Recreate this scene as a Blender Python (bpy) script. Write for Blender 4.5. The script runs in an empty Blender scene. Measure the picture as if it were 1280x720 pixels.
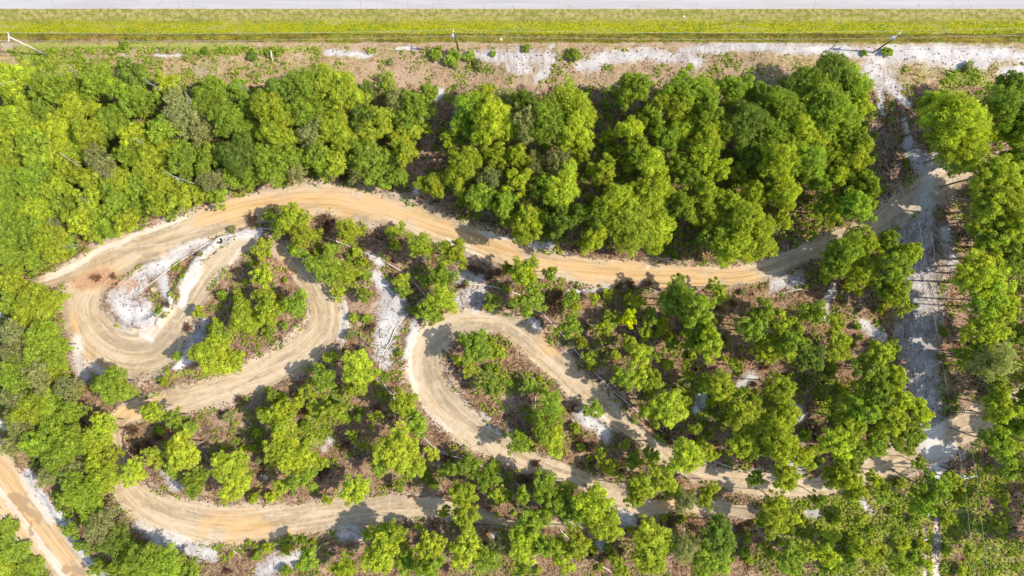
import bpy, math, random
import numpy as np
from mathutils import Vector, Matrix

# ------------------------------------------------------------------ camera, sky, sun, exposure
scene = bpy.context.scene
C = scene.collection
CAM_H = 120.0
K = 180.0 / 1280.0                      # metres of ground per photograph pixel
cam_d = bpy.data.cameras.new('camera'); cam = bpy.data.objects.new('camera', cam_d); C.objects.link(cam)
cam_d.sensor_width = 36.0; cam_d.lens = 24.0; cam_d.clip_start = 1.0; cam_d.clip_end = 6000.0
cam.location = (0, 0, CAM_H); cam.rotation_euler = (0, 0, 0)
scene.camera = cam
SUN_EL, SUN_AZ = math.radians(47), math.radians(94)
world = bpy.data.worlds.new('World'); scene.world = world; world.use_nodes = True
wn = world.node_tree; wn.nodes.clear()
sky = wn.nodes.new('ShaderNodeTexSky'); sky.sky_type = 'NISHITA'; sky.sun_disc = False
sky.sun_elevation = SUN_EL; sky.sun_rotation = SUN_AZ
bgn = wn.nodes.new('ShaderNodeBackground'); bgn.inputs['Strength'].default_value = 0.15
wo = wn.nodes.new('ShaderNodeOutputWorld')
wn.links.new(sky.outputs[0], bgn.inputs[0]); wn.links.new(bgn.outputs[0], wo.inputs[0])
sd = bpy.data.lights.new('sun', 'SUN'); sd.energy = 3.45; sd.angle = math.radians(0.5); sd.color = (1.0, 0.94, 0.83)
so = bpy.data.objects.new('sun', sd); C.objects.link(so); so.location = (60, 0, 80)
sdir = Vector((math.cos(SUN_EL)*math.sin(SUN_AZ), math.cos(SUN_EL)*math.cos(SUN_AZ), math.sin(SUN_EL)))
so.rotation_euler = sdir.to_track_quat('Z', 'Y').to_euler()
scene.view_settings.view_transform = 'Standard'; scene.view_settings.look = 'None'
scene.view_settings.exposure = 0.81; scene.view_settings.gamma = 1.0
scene.render.engine = 'CYCLES'

rng = np.random.default_rng(7)
random.seed(7)
def PX(px, py, z=0.0):                  # point of the place seen at a photograph pixel, at height z
    s = K*(CAM_H - z)/CAM_H
    return ((px-640)*s, (360-py)*s)

# ------------------------------------------------------------------ small helpers
def tag(o, label=None, cat=None, group=None, kind=None):
    if label: o['label'] = label
    if cat: o['category'] = cat
    if group: o['group'] = group
    if kind: o['kind'] = kind
    return o
def empty(name, loc, rz=0.0, scale=None):
    o = bpy.data.objects.new(name, None); C.objects.link(o); o.location = loc; o.rotation_euler = (0, 0, rz)
    o.empty_display_size = 0.5
    if scale: o.scale = scale
    return o
def link(name, me, parent=None):
    o = bpy.data.objects.new(name, me); C.objects.link(o)
    if parent: o.parent = parent
    return o
def np_mesh(name, verts, quads, mat, smooth=False, attrs=None):
    """verts (n,3), quads (m,k) of one k; attrs: dict name -> (n,) point floats"""
    me = bpy.data.meshes.new(name)
    verts = np.asarray(verts, dtype=np.float32); quads = np.asarray(quads, dtype=np.int32)
    k = quads.shape[1]
    me.vertices.add(len(verts)); me.vertices.foreach_set('co', verts.ravel())
    me.loops.add(quads.size); me.loops.foreach_set('vertex_index', quads.ravel())
    me.polygons.add(len(quads)); me.polygons.foreach_set('loop_start', np.arange(0, quads.size, k, dtype=np.int32))
    try: me.polygons.foreach_set('loop_total', np.full(len(quads), k, dtype=np.int32))
    except Exception: pass
    me.polygons.foreach_set('use_smooth', np.full(len(quads), smooth, dtype=bool))
    if attrs:
        for n, a in attrs.items():
            a = np.asarray(a, dtype=np.float32)
            if a.ndim == 1:
                at = me.attributes.new(n, 'FLOAT', 'POINT'); at.data.foreach_set('value', a)
            else:
                at = me.attributes.new(n, 'FLOAT_VECTOR', 'POINT'); at.data.foreach_set('vector', a.ravel())
    me.update(calc_edges=True); me.validate()
    if mat: me.materials.append(mat)
    return me

class Tubes:
    """tapered tubes and boxes gathered in one mesh"""
    def __init__(s): s.v = []; s.f = []
    def tube(s, pts, rad, n=8, cap=True):
        pts = [Vector(p) for p in pts]
        if not hasattr(rad, '__len__'): rad = [rad]*len(pts)
        b0 = len(s.v)
        for i, p in enumerate(pts):
            d = (pts[min(i+1, len(pts)-1)] - pts[max(i-1, 0)]).normalized()
            a = d.orthogonal() if i == 0 else (a - d*a.dot(d))
            a.normalize(); b = d.cross(a)
            for j in range(n):
                t = 2*math.pi*j/n
                s.v.append(p + (a*math.cos(t) + b*math.sin(t))*rad[i])
        for i in range(len(pts)-1):
            for j in range(n):
                s.f.append((b0+i*n+j, b0+i*n+(j+1) % n, b0+(i+1)*n+(j+1) % n, b0+(i+1)*n+j))
        if cap:
            s.f.append(tuple(b0+(len(pts)-1)*n+j for j in range(n)))
            s.f.append(tuple(b0+n-1-j for j in range(n)))
        return s
    def box(s, c, dx, dy, dz, mat=None):
        c = Vector(c); b0 = len(s.v)
        for x in (-1, 1):
            for y in (-1, 1):
                for z in (-1, 1):
                    p = Vector((x*dx/2, y*dy/2, z*dz/2))
                    s.v.append(c + (mat @ p if mat else p))
        for f in ((0,1,3,2),(4,6,7,5),(0,4,5,1),(2,3,7,6),(0,2,6,4),(1,5,7,3)): s.f.append(tuple(b0+i for i in f))
        return s
    def mesh(s, name, mat, smooth=True):
        me = bpy.data.meshes.new(name); me.from_pydata([tuple(v) for v in s.v], [], s.f)
        me.polygons.foreach_set('use_smooth', np.full(len(me.polygons), smooth, dtype=bool)); me.update()
        me.materials.append(mat); return me

# ------------------------------------------------------------------ shader helpers
class N:
    def __init__(s, name):
        s.m = bpy.data.materials.new(name); s.m.use_nodes = True; s.t = s.m.node_tree; s.t.nodes.clear()
        s.out = s.t.nodes.new('ShaderNodeOutputMaterial')
    def n(s, typ, **kw):
        nd = s.t.nodes.new(typ)
        for k, v in kw.items(): setattr(nd, k, v)
        return nd
    def put(s, sock, v):
        if isinstance(v, bpy.types.NodeSocket): s.t.links.new(v, sock)
        elif isinstance(v, (tuple, list)) and len(v) == 3 and sock.type == 'RGBA': sock.default_value = (*v, 1)
        else: sock.default_value = v
    def math(s, op, a, b=0.0, clamp=False):
        nd = s.n('ShaderNodeMath', operation=op, use_clamp=clamp); s.put(nd.inputs[0], a); s.put(nd.inputs[1], b); return nd.outputs[0]
    def mul(s, a, b): return s.math('MULTIPLY', a, b)
    def add(s, a, b): return s.math('ADD', a, b)
    def sub(s, a, b): return s.math('SUBTRACT', a, b)
    def mix(s, f, a, b, blend='MIX'):
        nd = s.n('ShaderNodeMix', data_type='RGBA', blend_type=blend)
        s.put(nd.inputs[0], f); s.put(nd.inputs[6], a); s.put(nd.inputs[7], b); return nd.outputs[2]
    def step(s, v, lo, hi):
        nd = s.n('ShaderNodeMapRange', interpolation_type='SMOOTHSTEP')
        s.put(nd.inputs[0], v); nd.inputs[1].default_value = lo; nd.inputs[2].default_value = hi; return nd.outputs[0]
    def attr(s, name, vec=False):
        nd = s.n('ShaderNodeAttribute', attribute_name=name); return nd.outputs['Vector' if vec else 'Fac']
    def noise(s, scale, detail=3.0, rough=0.6, vec=None, dist=0.0):
        nd = s.n('ShaderNodeTexNoise'); nd.inputs['Scale'].default_value = scale
        nd.inputs['Detail'].default_value = detail; nd.inputs['Roughness'].default_value = rough
        nd.inputs['Distortion'].default_value = dist
        if vec is None:
            if not hasattr(s, 'pos'): s.pos = s.n('ShaderNodeNewGeometry').outputs['Position']
            vec = s.pos
        s.t.links.new(vec, nd.inputs['Vector']); return nd.outputs['Fac']
    def finish(s, color, rough=0.9, bump=None, bstr=0.5, bdist=0.05, spec=0.2):
        p = s.n('ShaderNodeBsdfPrincipled'); s.put(p.inputs['Base Color'], color); s.put(p.inputs['Roughness'], rough)
        p.inputs['Specular IOR Level'].default_value = spec
        if bump is not None:
            b = s.n('ShaderNodeBump'); b.inputs['Strength'].default_value = bstr; b.inputs['Distance'].default_value = bdist
            s.t.links.new(bump, b.inputs['Height']); s.t.links.new(b.outputs[0], p.inputs['Normal'])
        s.t.links.new(p.outputs[0], s.out.inputs[0]); return s.m

def objcoord(s): return s.n('ShaderNodeTexCoord').outputs['Object']

def mat_leaf():
    s = N('leaf'); oi = s.n('ShaderNodeObjectInfo')
    t = s.attr('tint'); c = oi.outputs['Color']
    hsv = s.n('ShaderNodeHueSaturation'); s.put(hsv.inputs['Color'], c)
    s.put(hsv.inputs['Value'], s.add(0.62, s.mul(t, 0.80)))
    s.put(hsv.inputs['Hue'], s.add(0.485, s.mul(s.attr('hue'), 0.03)))
    col = s.mix(s.mul(s.step(s.attr('hue'), 0.82, 0.98), 0.35), hsv.outputs[0], s.mix(0.5, hsv.outputs[0], (0.42, 0.32, 0.17)))
    d = s.n('ShaderNodeBsdfPrincipled'); s.put(d.inputs['Base Color'], col); d.inputs['Roughness'].default_value = 0.55
    d.inputs['Specular IOR Level'].default_value = 0.22
    tr = s.n('ShaderNodeBsdfTranslucent'); s.put(tr.inputs[0], s.mix(1.0, col, (1.1, 1.15, 0.6), 'MULTIPLY'))
    mx = s.n('ShaderNodeMixShader'); mx.inputs[0].default_value = 0.55
    s.t.links.new(d.outputs[0], mx.inputs[1]); s.t.links.new(tr.outputs[0], mx.inputs[2]); s.t.links.new(mx.outputs[0], s.out.inputs[0])
    return s.m
def mat_blade(name, ramp, trans=0.25):
    """colour by per-blade tint through a ramp of real colours"""
    s = N(name); r = s.n('ShaderNodeValToRGB'); cr = r.color_ramp
    while len(cr.elements) < len(ramp): cr.elements.new(0.5)
    for e, (p, c) in zip(cr.elements, ramp): e.position = p; e.color = (*c, 1)
    s.put(r.inputs[0], s.attr('tint'))
    d = s.n('ShaderNodeBsdfDiffuse'); s.put(d.inputs[0], r.outputs[0])
    tr = s.n('ShaderNodeBsdfTranslucent'); s.put(tr.inputs[0], r.outputs[0])
    mx = s.n('ShaderNodeMixShader'); mx.inputs[0].default_value = trans
    s.t.links.new(d.outputs[0], mx.inputs[1]); s.t.links.new(tr.outputs[0], mx.inputs[2]); s.t.links.new(mx.outputs[0], s.out.inputs[0])
    return s.m
def mat_noise(name, a, b, scale=3.0, rough=0.85, spec=0.2, stretch=(1, 1, 1), bump=0.4):
    s = N(name); mp = s.n('ShaderNodeMapping'); mp.inputs['Scale'].default_value = stretch
    s.t.links.new(objcoord(s), mp.inputs[0]); f = s.noise(scale, 4, 0.65, mp.outputs[0])
    return s.finish(s.mix(s.step(f, 0.35, 0.65), a, b), rough, f, bump, 0.03, spec)

M_leaf = mat_leaf()
M_bark = mat_noise('bark', (0.20, 0.155, 0.12), (0.42, 0.36, 0.30), 5, stretch=(1, 1, 0.25))
M_pale = mat_noise('bleached_wood', (0.38, 0.33, 0.27), (0.55, 0.50, 0.43), 4, stretch=(1, 1, 0.2))
M_redwood = mat_noise('rotting_wood', (0.12, 0.06, 0.035), (0.28, 0.15, 0.09), 5, stretch=(1, 1, 0.3))
M_polew = mat_noise('weathered_pole', (0.52, 0.48, 0.42), (0.68, 0.64, 0.58), 4, stretch=(1, 1, 0.15))
M_poled = mat_noise('dark_pole', (0.07, 0.06, 0.05), (0.14, 0.12, 0.10), 4, stretch=(1, 1, 0.15))
M_metal = mat_noise('grey_paint', (0.60, 0.62, 0.62), (0.72, 0.73, 0.72), 6, 0.45, 0.5, bump=0.05)
M_ceram = mat_noise('ceramic', (0.70, 0.68, 0.65), (0.80, 0.78, 0.75), 6, 0.3, 0.5, bump=0.02)
M_rubber = mat_noise('rubber', (0.02, 0.02, 0.02), (0.06, 0.055, 0.05), 8, 0.8)
M_hose = mat_noise('sunbleached_hose', (0.58, 0.52, 0.43), (0.72, 0.67, 0.58), 0.8, 0.6, 0.3, bump=0.02)
M_wire = mat_noise('wire_metal', (0.35, 0.34, 0.33), (0.5, 0.48, 0.46), 2, 0.5, 0.5, bump=0.0)
M_litterw = mat_noise('pale_litter', (0.75, 0.74, 0.72), (0.85, 0.84, 0.82), 5, 0.6)

# ------------------------------------------------------------------ what lies where on the ground (pixels of the photograph at ground level)
def S(*p): return [tuple(q) for q in p]
TRACKS = [
 S((46,356,6),(90,341,11),(140,318,18),(200,301,22),(250,281,21),(300,264,20),(350,254,21),(400,250,21),(450,256,20),(500,268,20),(550,285,20),(600,302,18),(650,322,17),(700,333,16),(760,341,17),(820,343,16),(880,345,13),(930,342,12),(975,330,13),(1022,310,13),(1060,297,13),(1095,280,15),(1125,258,17),(1160,238,18),(1200,216,13),(1245,200,9),(1300,190,8)),
 S((170,318,14),(122,347,20),(102,383,25),(119,420,31),(156,441,31),(195,435,28),(219,408,20),(236,382,14),(252,354,14),(272,328,13),(298,308,11),(325,300,10),(350,313,10),(372,336,10),(394,360,13),(407,388,20),(403,412,22),(382,435,22),(350,456,20),(300,478,19),(250,495,17),(200,508,14),(160,521,12),(146,540,9),(150,570,8),(153,600,12),(172,624,20),(205,642,25),(250,653,27),(300,656,24),(350,650,22),(400,645,19),(450,640,18),(500,634,15),(550,635,12),(600,645,9),(650,655,5),(720,652,5),(775,642,9)),
 S((1300,500,18),(1250,515,19),(1210,535,20),(1170,553,18),(1130,570,18),(1090,588,18),(1040,606,11),(1000,610,13),(960,605,14),(920,600,15),(875,591,11),(835,570,13),(795,542,10),(760,512,14),(722,480,17),(692,452,17),(662,425,16),(630,406,14),(592,401,14),(560,408,17),(535,430,21),(530,460,22),(545,492,23),(573,524,22),(608,550,18),(648,570,14),(692,588,13),(740,603,12),(778,622,13),(812,634,11),(850,630,9),(905,636,11),(950,640,4)),
]
ROADW = S((-40,545,26),(-12,577,26),(20,622,26),(55,668,24),(92,716,23),(125,760,23),(160,810,23))
TWO = [S((1168,625,3),(1170,650,4.5),(1170,690,6),(1166,760,6)), S((1156,655,2),(1155,700,2.6),(1153,760,2.6))]
SAND = [S((172,392,22),(185,400,18)),   # white quartz sand
 S((585,70,7),(640,70,11),(690,74,8)), S((680,88,12),(672,98,8)), S((724,84,7),(745,80,12)), S((755,72,9),(810,68,9),(870,74,9)), S((850,62,6),(930,58,7),(1040,62,7),(1100,68,10)),
 S((990,60,6),(960,60,6)), S((1095,70,14),(1140,66,13),(1200,66,12),(1280,70,8)), S((1090,90,17),(1105,98,16),(1120,112,8)), S((1100,115,5),(1104,140,4)), S((1170,74,14),(1230,78,8)), S((1255,88,6),(1290,86,7)),
 S((405,66,3),(430,69,4),(462,72,3)), S((105,62,1.5)), S((150,66,1.5),(160,67,2)), S((195,68,2),(225,69,2.5)), S((325,68,2.5)), S((495,63,2),(520,62,3)), S((640,85,7),(660,82,8)), S((690,60,4)),
 S((551,112,5),(548,124,3)), S((524,228,3),(520,238,6)),
 S((1138,130,4),(1120,118,6)), S((1140,192,8),(1160,200,11),(1185,196,8)), S((1150,215,6),(1200,200,8)),
 S((1130,150,4),(1140,195,8),(1158,225,8),(1158,272,14),(1146,300,27),(1155,340,24),(1152,385,25),(1146,415,24),(1150,450,22),(1156,490,21),(1162,530,17),(1168,575,14),(1168,620,5)), S((1120,300,9),(1105,300,5)), S((1180,290,9),(1190,330,9)),
 S((1080,405,6),(1100,420,9)), S((1170,572,12),(1190,560,6)), S((1165,590,10),(1160,610,8)), S((1240,556,3)), S((1205,570,5)),
 S((196,332,9),(172,352,12),(150,375,16),(165,398,17),(185,398,12)), S((255,304,6),(225,316,8),(200,335,8)),
 S((325,289,5),(290,294,6),(262,306,6),(246,328,6),(236,352,6),(228,378,5)), S((180,420,5),(190,424,4)), S((210,380,8),(205,350,8)),
 S((255,405,7),(245,430,8),(230,450,8),(222,460,5)), S((98,425,7),(96,450,7),(106,470,8)), S((112,455,6),(130,470,5)),
 S((470,345,8),(480,360,10),(490,385,19),(482,415,16),(476,445,10),(484,455,9)), S((510,425,6),(520,405,6),(505,445,5)), S((500,375,9)), S((465,320,5),(478,330,5)),
 S((578,374,14),(600,368,14),(590,385,8)), S((570,345,8),(600,345,8)), S((430,375,4),(432,400,6),(428,425,5)),
 S((0,395,6),(4,398,4)), S((36,590,5),(52,620,6),(82,655,7),(105,690,7),(135,725,8)), S((0,520,5),(4,535,4)),
 S((172,660,8),(200,672,9),(235,685,11),(265,695,9)), S((214,600,7),(225,608,5)), S((205,592,4)), S((430,665,10),(452,668,6)), S((345,705,14),(330,715,12),(372,695,7)), S((405,560,6)), S((335,595,4)), S((412,550,6)),
 S((728,520,10),(745,530,12),(760,548,8)), S((665,400,7),(672,408,4)), S((880,500,8),(872,508,7)), S((938,472,9),(925,480,6)), S((995,505,6),(1003,520,6)), S((990,570,8),(998,590,8)), S((755,640,9),(790,648,8),(745,648,7)), S((750,680,6)), S((875,495,6)), S((1010,638,6),(1020,640,6)), S((710,365,3),(760,360,3)),
 S((970,355,10),(1000,352,9)), S((1030,395,6),(1040,360,5)), S((810,335,2)), S((690,305,5),(670,305,5)), S((612,268,3)), S((595,440,4)), S((1075,620,7),(1090,640,4)), S((1160,640,5)), S((620,670,6)), S((640,540,3)), S((600,515,3),(610,525,3)),
]
PALE = [S((60,350,4),(110,322,6),(170,292,6),(230,270,5)), S((30,600,8),(64,650,8)), S((-10,600,5),(40,665,5),(80,722,5)), S((560,540,4),(520,500,5),(512,450,4)), S((205,475,5),(180,480,5)), S((430,300,2)),
        S((300,310,3),(255,380,3)), S((560,455,8),(575,490,8),(605,525,7),(630,545,5)), S((160,650,4),(210,668,4),(290,690,6),(320,705,4)), S((660,345,4),(720,354,4),(760,360,3)), S((640,300,6),(600,290,3)), S((330,285,4),(385,275,5)), S((560,300,3),(600,322,5)), S((250,470,4),(320,440,4),(370,405,4))]
ORANGE = [S((560,285,9),(650,322,9),(760,341,9),(860,344,8),(940,342,6)), S((280,268,9),(380,250,12),(430,252,10)), S((255,272,9),(300,262,12),(340,252,8)), S((430,262,8),(470,254,10),(520,268,11),(560,285,10),(600,305,8)), S((95,400,5),(100,440,9),(130,462,9),(170,478,4)), S((260,652,10),(300,655,12),(330,660,9)),
          S((290,678,6),(340,684,9),(390,675,8)), S((190,345,4),(210,320,4)), S((590,318,6),(600,330,5)), S((830,622,10)), S((680,425,8),(700,440,6)), S((-20,565,16),(20,620,16),(55,665,15),(95,718,14)), S((110,345,14),(140,345,14),(160,350,8)), S((350,335,8),(360,345,7)), S((640,325,6),(760,340,6),(900,345,5)), S((205,500,4),(150,525,6)), S((450,290,6),(470,285,6))]
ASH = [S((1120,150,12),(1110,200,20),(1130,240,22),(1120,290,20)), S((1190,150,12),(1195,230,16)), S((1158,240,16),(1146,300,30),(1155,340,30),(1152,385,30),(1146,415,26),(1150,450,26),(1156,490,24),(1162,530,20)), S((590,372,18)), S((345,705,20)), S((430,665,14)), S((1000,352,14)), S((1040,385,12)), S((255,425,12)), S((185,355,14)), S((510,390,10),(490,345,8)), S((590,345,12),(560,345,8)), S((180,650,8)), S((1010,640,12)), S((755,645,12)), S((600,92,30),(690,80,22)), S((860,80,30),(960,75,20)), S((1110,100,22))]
RUST = [S((100,352,10),(125,345,14),(150,348,12)), S((165,352,7),(160,362,5)), S((330,332,7),(350,338,8),(365,345,6))]
WET = [S((14,618,5),(24,624,8),(38,628,5)), S((30,636,7),(44,642,6),(52,650,3)), S((40,652,2),(36,664,3)), S((80,712,6),(92,708,5),(104,716,7)), S((92,722,6))]
BARE = [S((552,105,14),(546,140,9),(536,180,8),(522,236,10)), S((480,80,60),(600,92,40),(900,85,50)), S((1095,160,18),(1090,250,16),(1110,220,14)), S((1200,250,40),(1230,480,25)), S((1210,500,14)), S((1070,385,22)), S((540,110,12),(530,200,10)), S((450,330,18),(440,400,20)), S((600,480,12),(640,500,25)), S((350,520,30),(280,520,20))]
GREEN = [S((1200,640,30),(1250,700,40)), S((1240,600,20)), S((980,640,26),(1040,690,50),(1130,705,60)), S((1110,640,40),(1180,640,30)), S((700,380,16)), S((860,500,26),(950,520,28)), S((1030,470,20),(1060,540,20)), S((430,350,16),(450,310,10)), S((600,470,14),(640,480,14)), S((420,500,20),(380,560,20)), S((0,35,5),(1280,36,4)), S((1000,665,40),(1070,650,55),(1110,690,60),(1180,640,45)), S((0,690,60),(30,712,50)), S((1270,560,18)), S((200,395,3),(215,365,3),(250,325,4),(270,300,3)), S((1230,670,30)), S((900,690,20)), S((1250,700,20)), S((440,300,8),(460,340,6)), S((310,685,5),(380,672,6)), S((80,90,30),(30,66,10)), S((20,60,8),(140,57,6),(300,56,5)), S((230,62,5),(400,60,4)), S((60,78,12),(130,82,8)), S((1180,108,12),(1200,90,14),(1235,105,8)), S((215,472,4),(240,465,5))]

def dist_stroke(X, Y, st):
    """value 1 on the line, 0 at the width, negative beyond; X, Y in photo pixels"""
    best = np.full(X.shape, -9.0)
    if len(st) == 1: st = [st[0], st[0]]
    for a, b in zip(st[:-1], st[1:]):
        m = max(a[2], b[2])*3+6
        sel = (X > min(a[0], b[0])-m) & (X < max(a[0], b[0])+m) & (Y > min(a[1], b[1])-m) & (Y < max(a[1], b[1])+m)
        if not sel.any(): continue
        x = X[sel]; y = Y[sel]
        dx, dy = b[0]-a[0], b[1]-a[1]; L2 = dx*dx+dy*dy
        t = np.clip(((x-a[0])*dx+(y-a[1])*dy)/L2, 0, 1) if L2 > 0 else np.zeros(x.shape)
        d = np.hypot(x-a[0]-t*dx, y-a[1]-t*dy); w = a[2]+(b[2]-a[2])*t
        best[sel] = np.maximum(best[sel], 1-d/w)
    return best
def smooth_line(st, n=6):
    P = [np.array(p, float) for p in st]; out = []
    for i in range(len(P)-1):
        p0 = P[max(i-1, 0)]; p1 = P[i]; p2 = P[i+1]; p3 = P[min(i+2, len(P)-1)]
        for k in range(n):
            t = k/n
            out.append(tuple(0.5*((2*p1)+(-p0+p2)*t+(2*p0-5*p1+4*p2-p3)*t*t+(-p0+3*p1-3*p2+p3)*t**3)))
    out.append(tuple(P[-1])); return out
def vnoise(x, y, scale, seed):
    """value noise, numpy"""
    g = np.random.default_rng(seed).random((256, 256)); x = x/scale+777.3; y = y/scale+333.7
    xi = np.floor(x).astype(int); yi = np.floor(y).astype(int); fx = x-xi; fy = y-yi
    fx = fx*fx*(3-2*fx); fy = fy*fy*(3-2*fy); a = xi % 256; b = yi % 256; a1 = (a+1) % 256; b1 = (b+1) % 256
    return (g[a, b]*(1-fx)+g[a1, b]*fx)*(1-fy)+(g[a, b1]*(1-fx)+g[a1, b1]*fx)*fy
def fbm(x, y, scale, seed, o=3):
    s = 0; w = 0
    for i in range(o): s = s+vnoise(x, y, scale/2**i, seed+i)*0.55**i; w += 0.55**i
    return s/w

STEP = 0.28
def axis(lo, hi, far):
    a = np.arange(lo, hi+STEP/2, STEP); out = []; d = STEP; p = a[-1]
    while p < far: d *= 1.35; p += d; out.append(p)
    lft = []; d = STEP; p = a[0]
    while p > -far: d *= 1.35; p -= d; lft.append(p)
    return np.array(lft[::-1]+list(a)+out)
gx = axis(-93.5, 93.5, 2500); gy = axis(-53.5, 53.5, 2500)
NX, NY = len(gx), len(gy)
GX, GY = np.meshgrid(gx, gy)                 # (NY, NX)
def zones(wx, wy):
    """real ground cover at world points"""
    X = wx/K+640; Y = 360-wy/K
    wob = (fbm(wx, wy, 3.0, 11)-0.5)*9 + (fbm(wx, wy, 0.9, 17, 2)-0.5)*3.5     # ragged edges, in pixels
    wob2 = (fbm(wx, wy, 3.4, 21)-0.5)*9 + (fbm(wx, wy, 0.8, 27, 2)-0.5)*3.0
    z = {}
    Xw, Yw = X+wob*0.75, Y+wob2*0.75
    tr = np.full(X.shape, -9.0); tu = np.zeros(X.shape); tv = np.zeros(X.shape)
    for ti, st in enumerate(TRACKS+[ROADW]):
        st = smooth_line(st, 4); acc = 0.0; isroad = ti == len(TRACKS)
        this = np.full(X.shape, -9.0)
        for a, b in zip(st[:-1], st[1:]):
            L = math.hypot(b[0]-a[0], b[1]-a[1]); m = max(a[2], b[2])*2.6+4
            sel = (X > min(a[0], b[0])-m) & (X < max(a[0], b[0])+m) & (Y > min(a[1], b[1])-m) & (Y < max(a[1], b[1])+m)
            if L > 0 and sel.any():
                x = Xw[sel]; y = Yw[sel]; dx, dy = (b[0]-a[0])/L, (b[1]-a[1])/L
                t = np.clip((x-a[0])*dx+(y-a[1])*dy, 0, L); ox = x-a[0]-t*dx; oy = y-a[1]-t*dy
                d = np.hypot(ox, oy); w = a[2]+(b[2]-a[2])*t/L; v = 1-d/w
                cur = this[sel]; bt = v > cur; cur = np.where(bt, v, cur); this[sel] = cur
                ub = tr[sel]; better = v > ub
                tr_s = np.where(better, v, ub); tr[sel] = tr_s
                xx = X[sel]; yy = Y[sel]
                sd_ = (xx-a[0])*(-dy)+(yy-a[1])*dx
                u_ = tu[sel]; u_[better] = (acc+t)[better]; tu[sel] = u_
                v_ = tv[sel]; v_[better] = sd_[better]+ti*200; tv[sel] = v_
            acc += L
        if isroad: z['dirtroad'] = this
    z['track'] = tr; z['tu'] = tu*K; z['tv'] = tv*K
    def best(lst, k=1.0):
        b = np.full(X.shape, -9.0)
        for st in lst: b = np.maximum(b, dist_stroke(X+wob*k, Y+wob2*k, st))
        return np.clip(b, -1, 1)
    z['sand'] = best(SAND, 1.1); z['pale'] = best(PALE, 0.8); z['orange'] = best(ORANGE, 3.0); z['ash'] = best(ASH, 1.6); z['rust'] = best(RUST, 2.0); z['wet'] = best(WET, 1.8)
    z['green'] = np.maximum(best(GREEN, 1.4), np.where((np.abs(wx) > 92) | (np.abs(wy) > 52.5), 0.45, -1)); z['two'] = best(TWO, 0.5); z['bare'] = best(BARE, 1.5)
    ws = wob*0.35
    z['road'] = (11.0+ws*0.2-Y)                                    # >0 on the asphalt
    z['verge'] = np.minimum(Y-11.0, 42.0+ws*0.9-Y)
    wd = np.clip((X-150)/300, 0, 1)*5.5; z['ditch'] = np.minimum(Y-42.0-ws*0.9, 47.5+wd+ws*2.2-Y)
    z['row'] = np.clip(np.minimum(Y-50.0, 108+wob*1.5-Y)/8, -1, 1)  # dry grass strip
    z['X'] = X; z['Y'] = Y
    return z
Z = zones(GX, GY)
H = (fbm(GX, GY, 14, 3)-0.5)*0.9 + (fbm(GX, GY, 2.2, 5)-0.5)*0.22
H *= np.clip((Z['Y']-52)/10, 0, 1)*0.9+0.1
tr = Z['track']
H = H*(1-np.clip(tr*3, 0, 1)*0.6)
H += np.exp(-((tr+0.22)/0.16)**2)*0.75*np.clip(fbm(GX, GY, 9, 31, 2)*2-0.6, 0, 1)     # pushed-up berms beside the track
H -= np.clip(tr*2.5, 0, 1)*0.12
H += np.clip(dist_stroke(Z['X'], Z['Y'], S((275,298,5),(248,322,6),(215,370,6),(198,405,5))), 0, 1)*0.7
dt = np.clip(1-np.abs(Z['Y']-48)/6.0, 0, 1)
H -= dt*0.7*(Z['Y'] < 60)
H[Z['road'] > -0.5] = 0.05
from_out = np.maximum(np.maximum(np.abs(GX)-110, np.abs(GY)-75), 0)
H = np.where(from_out > 0, H*0.3, H)
def hgt(x, y):
    i = np.clip(np.searchsorted(gx, x)-1, 0, NX-2); j = np.clip(np.searchsorted(gy, y)-1, 0, NY-2)
    fx = (x-gx[i])/(gx[i+1]-gx[i]); fy = (y-gy[j])/(gy[j+1]-gy[j])
    return (H[j, i]*(1-fx)+H[j, i+1]*fx)*(1-fy)+(H[j+1, i]*(1-fx)+H[j+1, i+1]*fx)*fy

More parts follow.
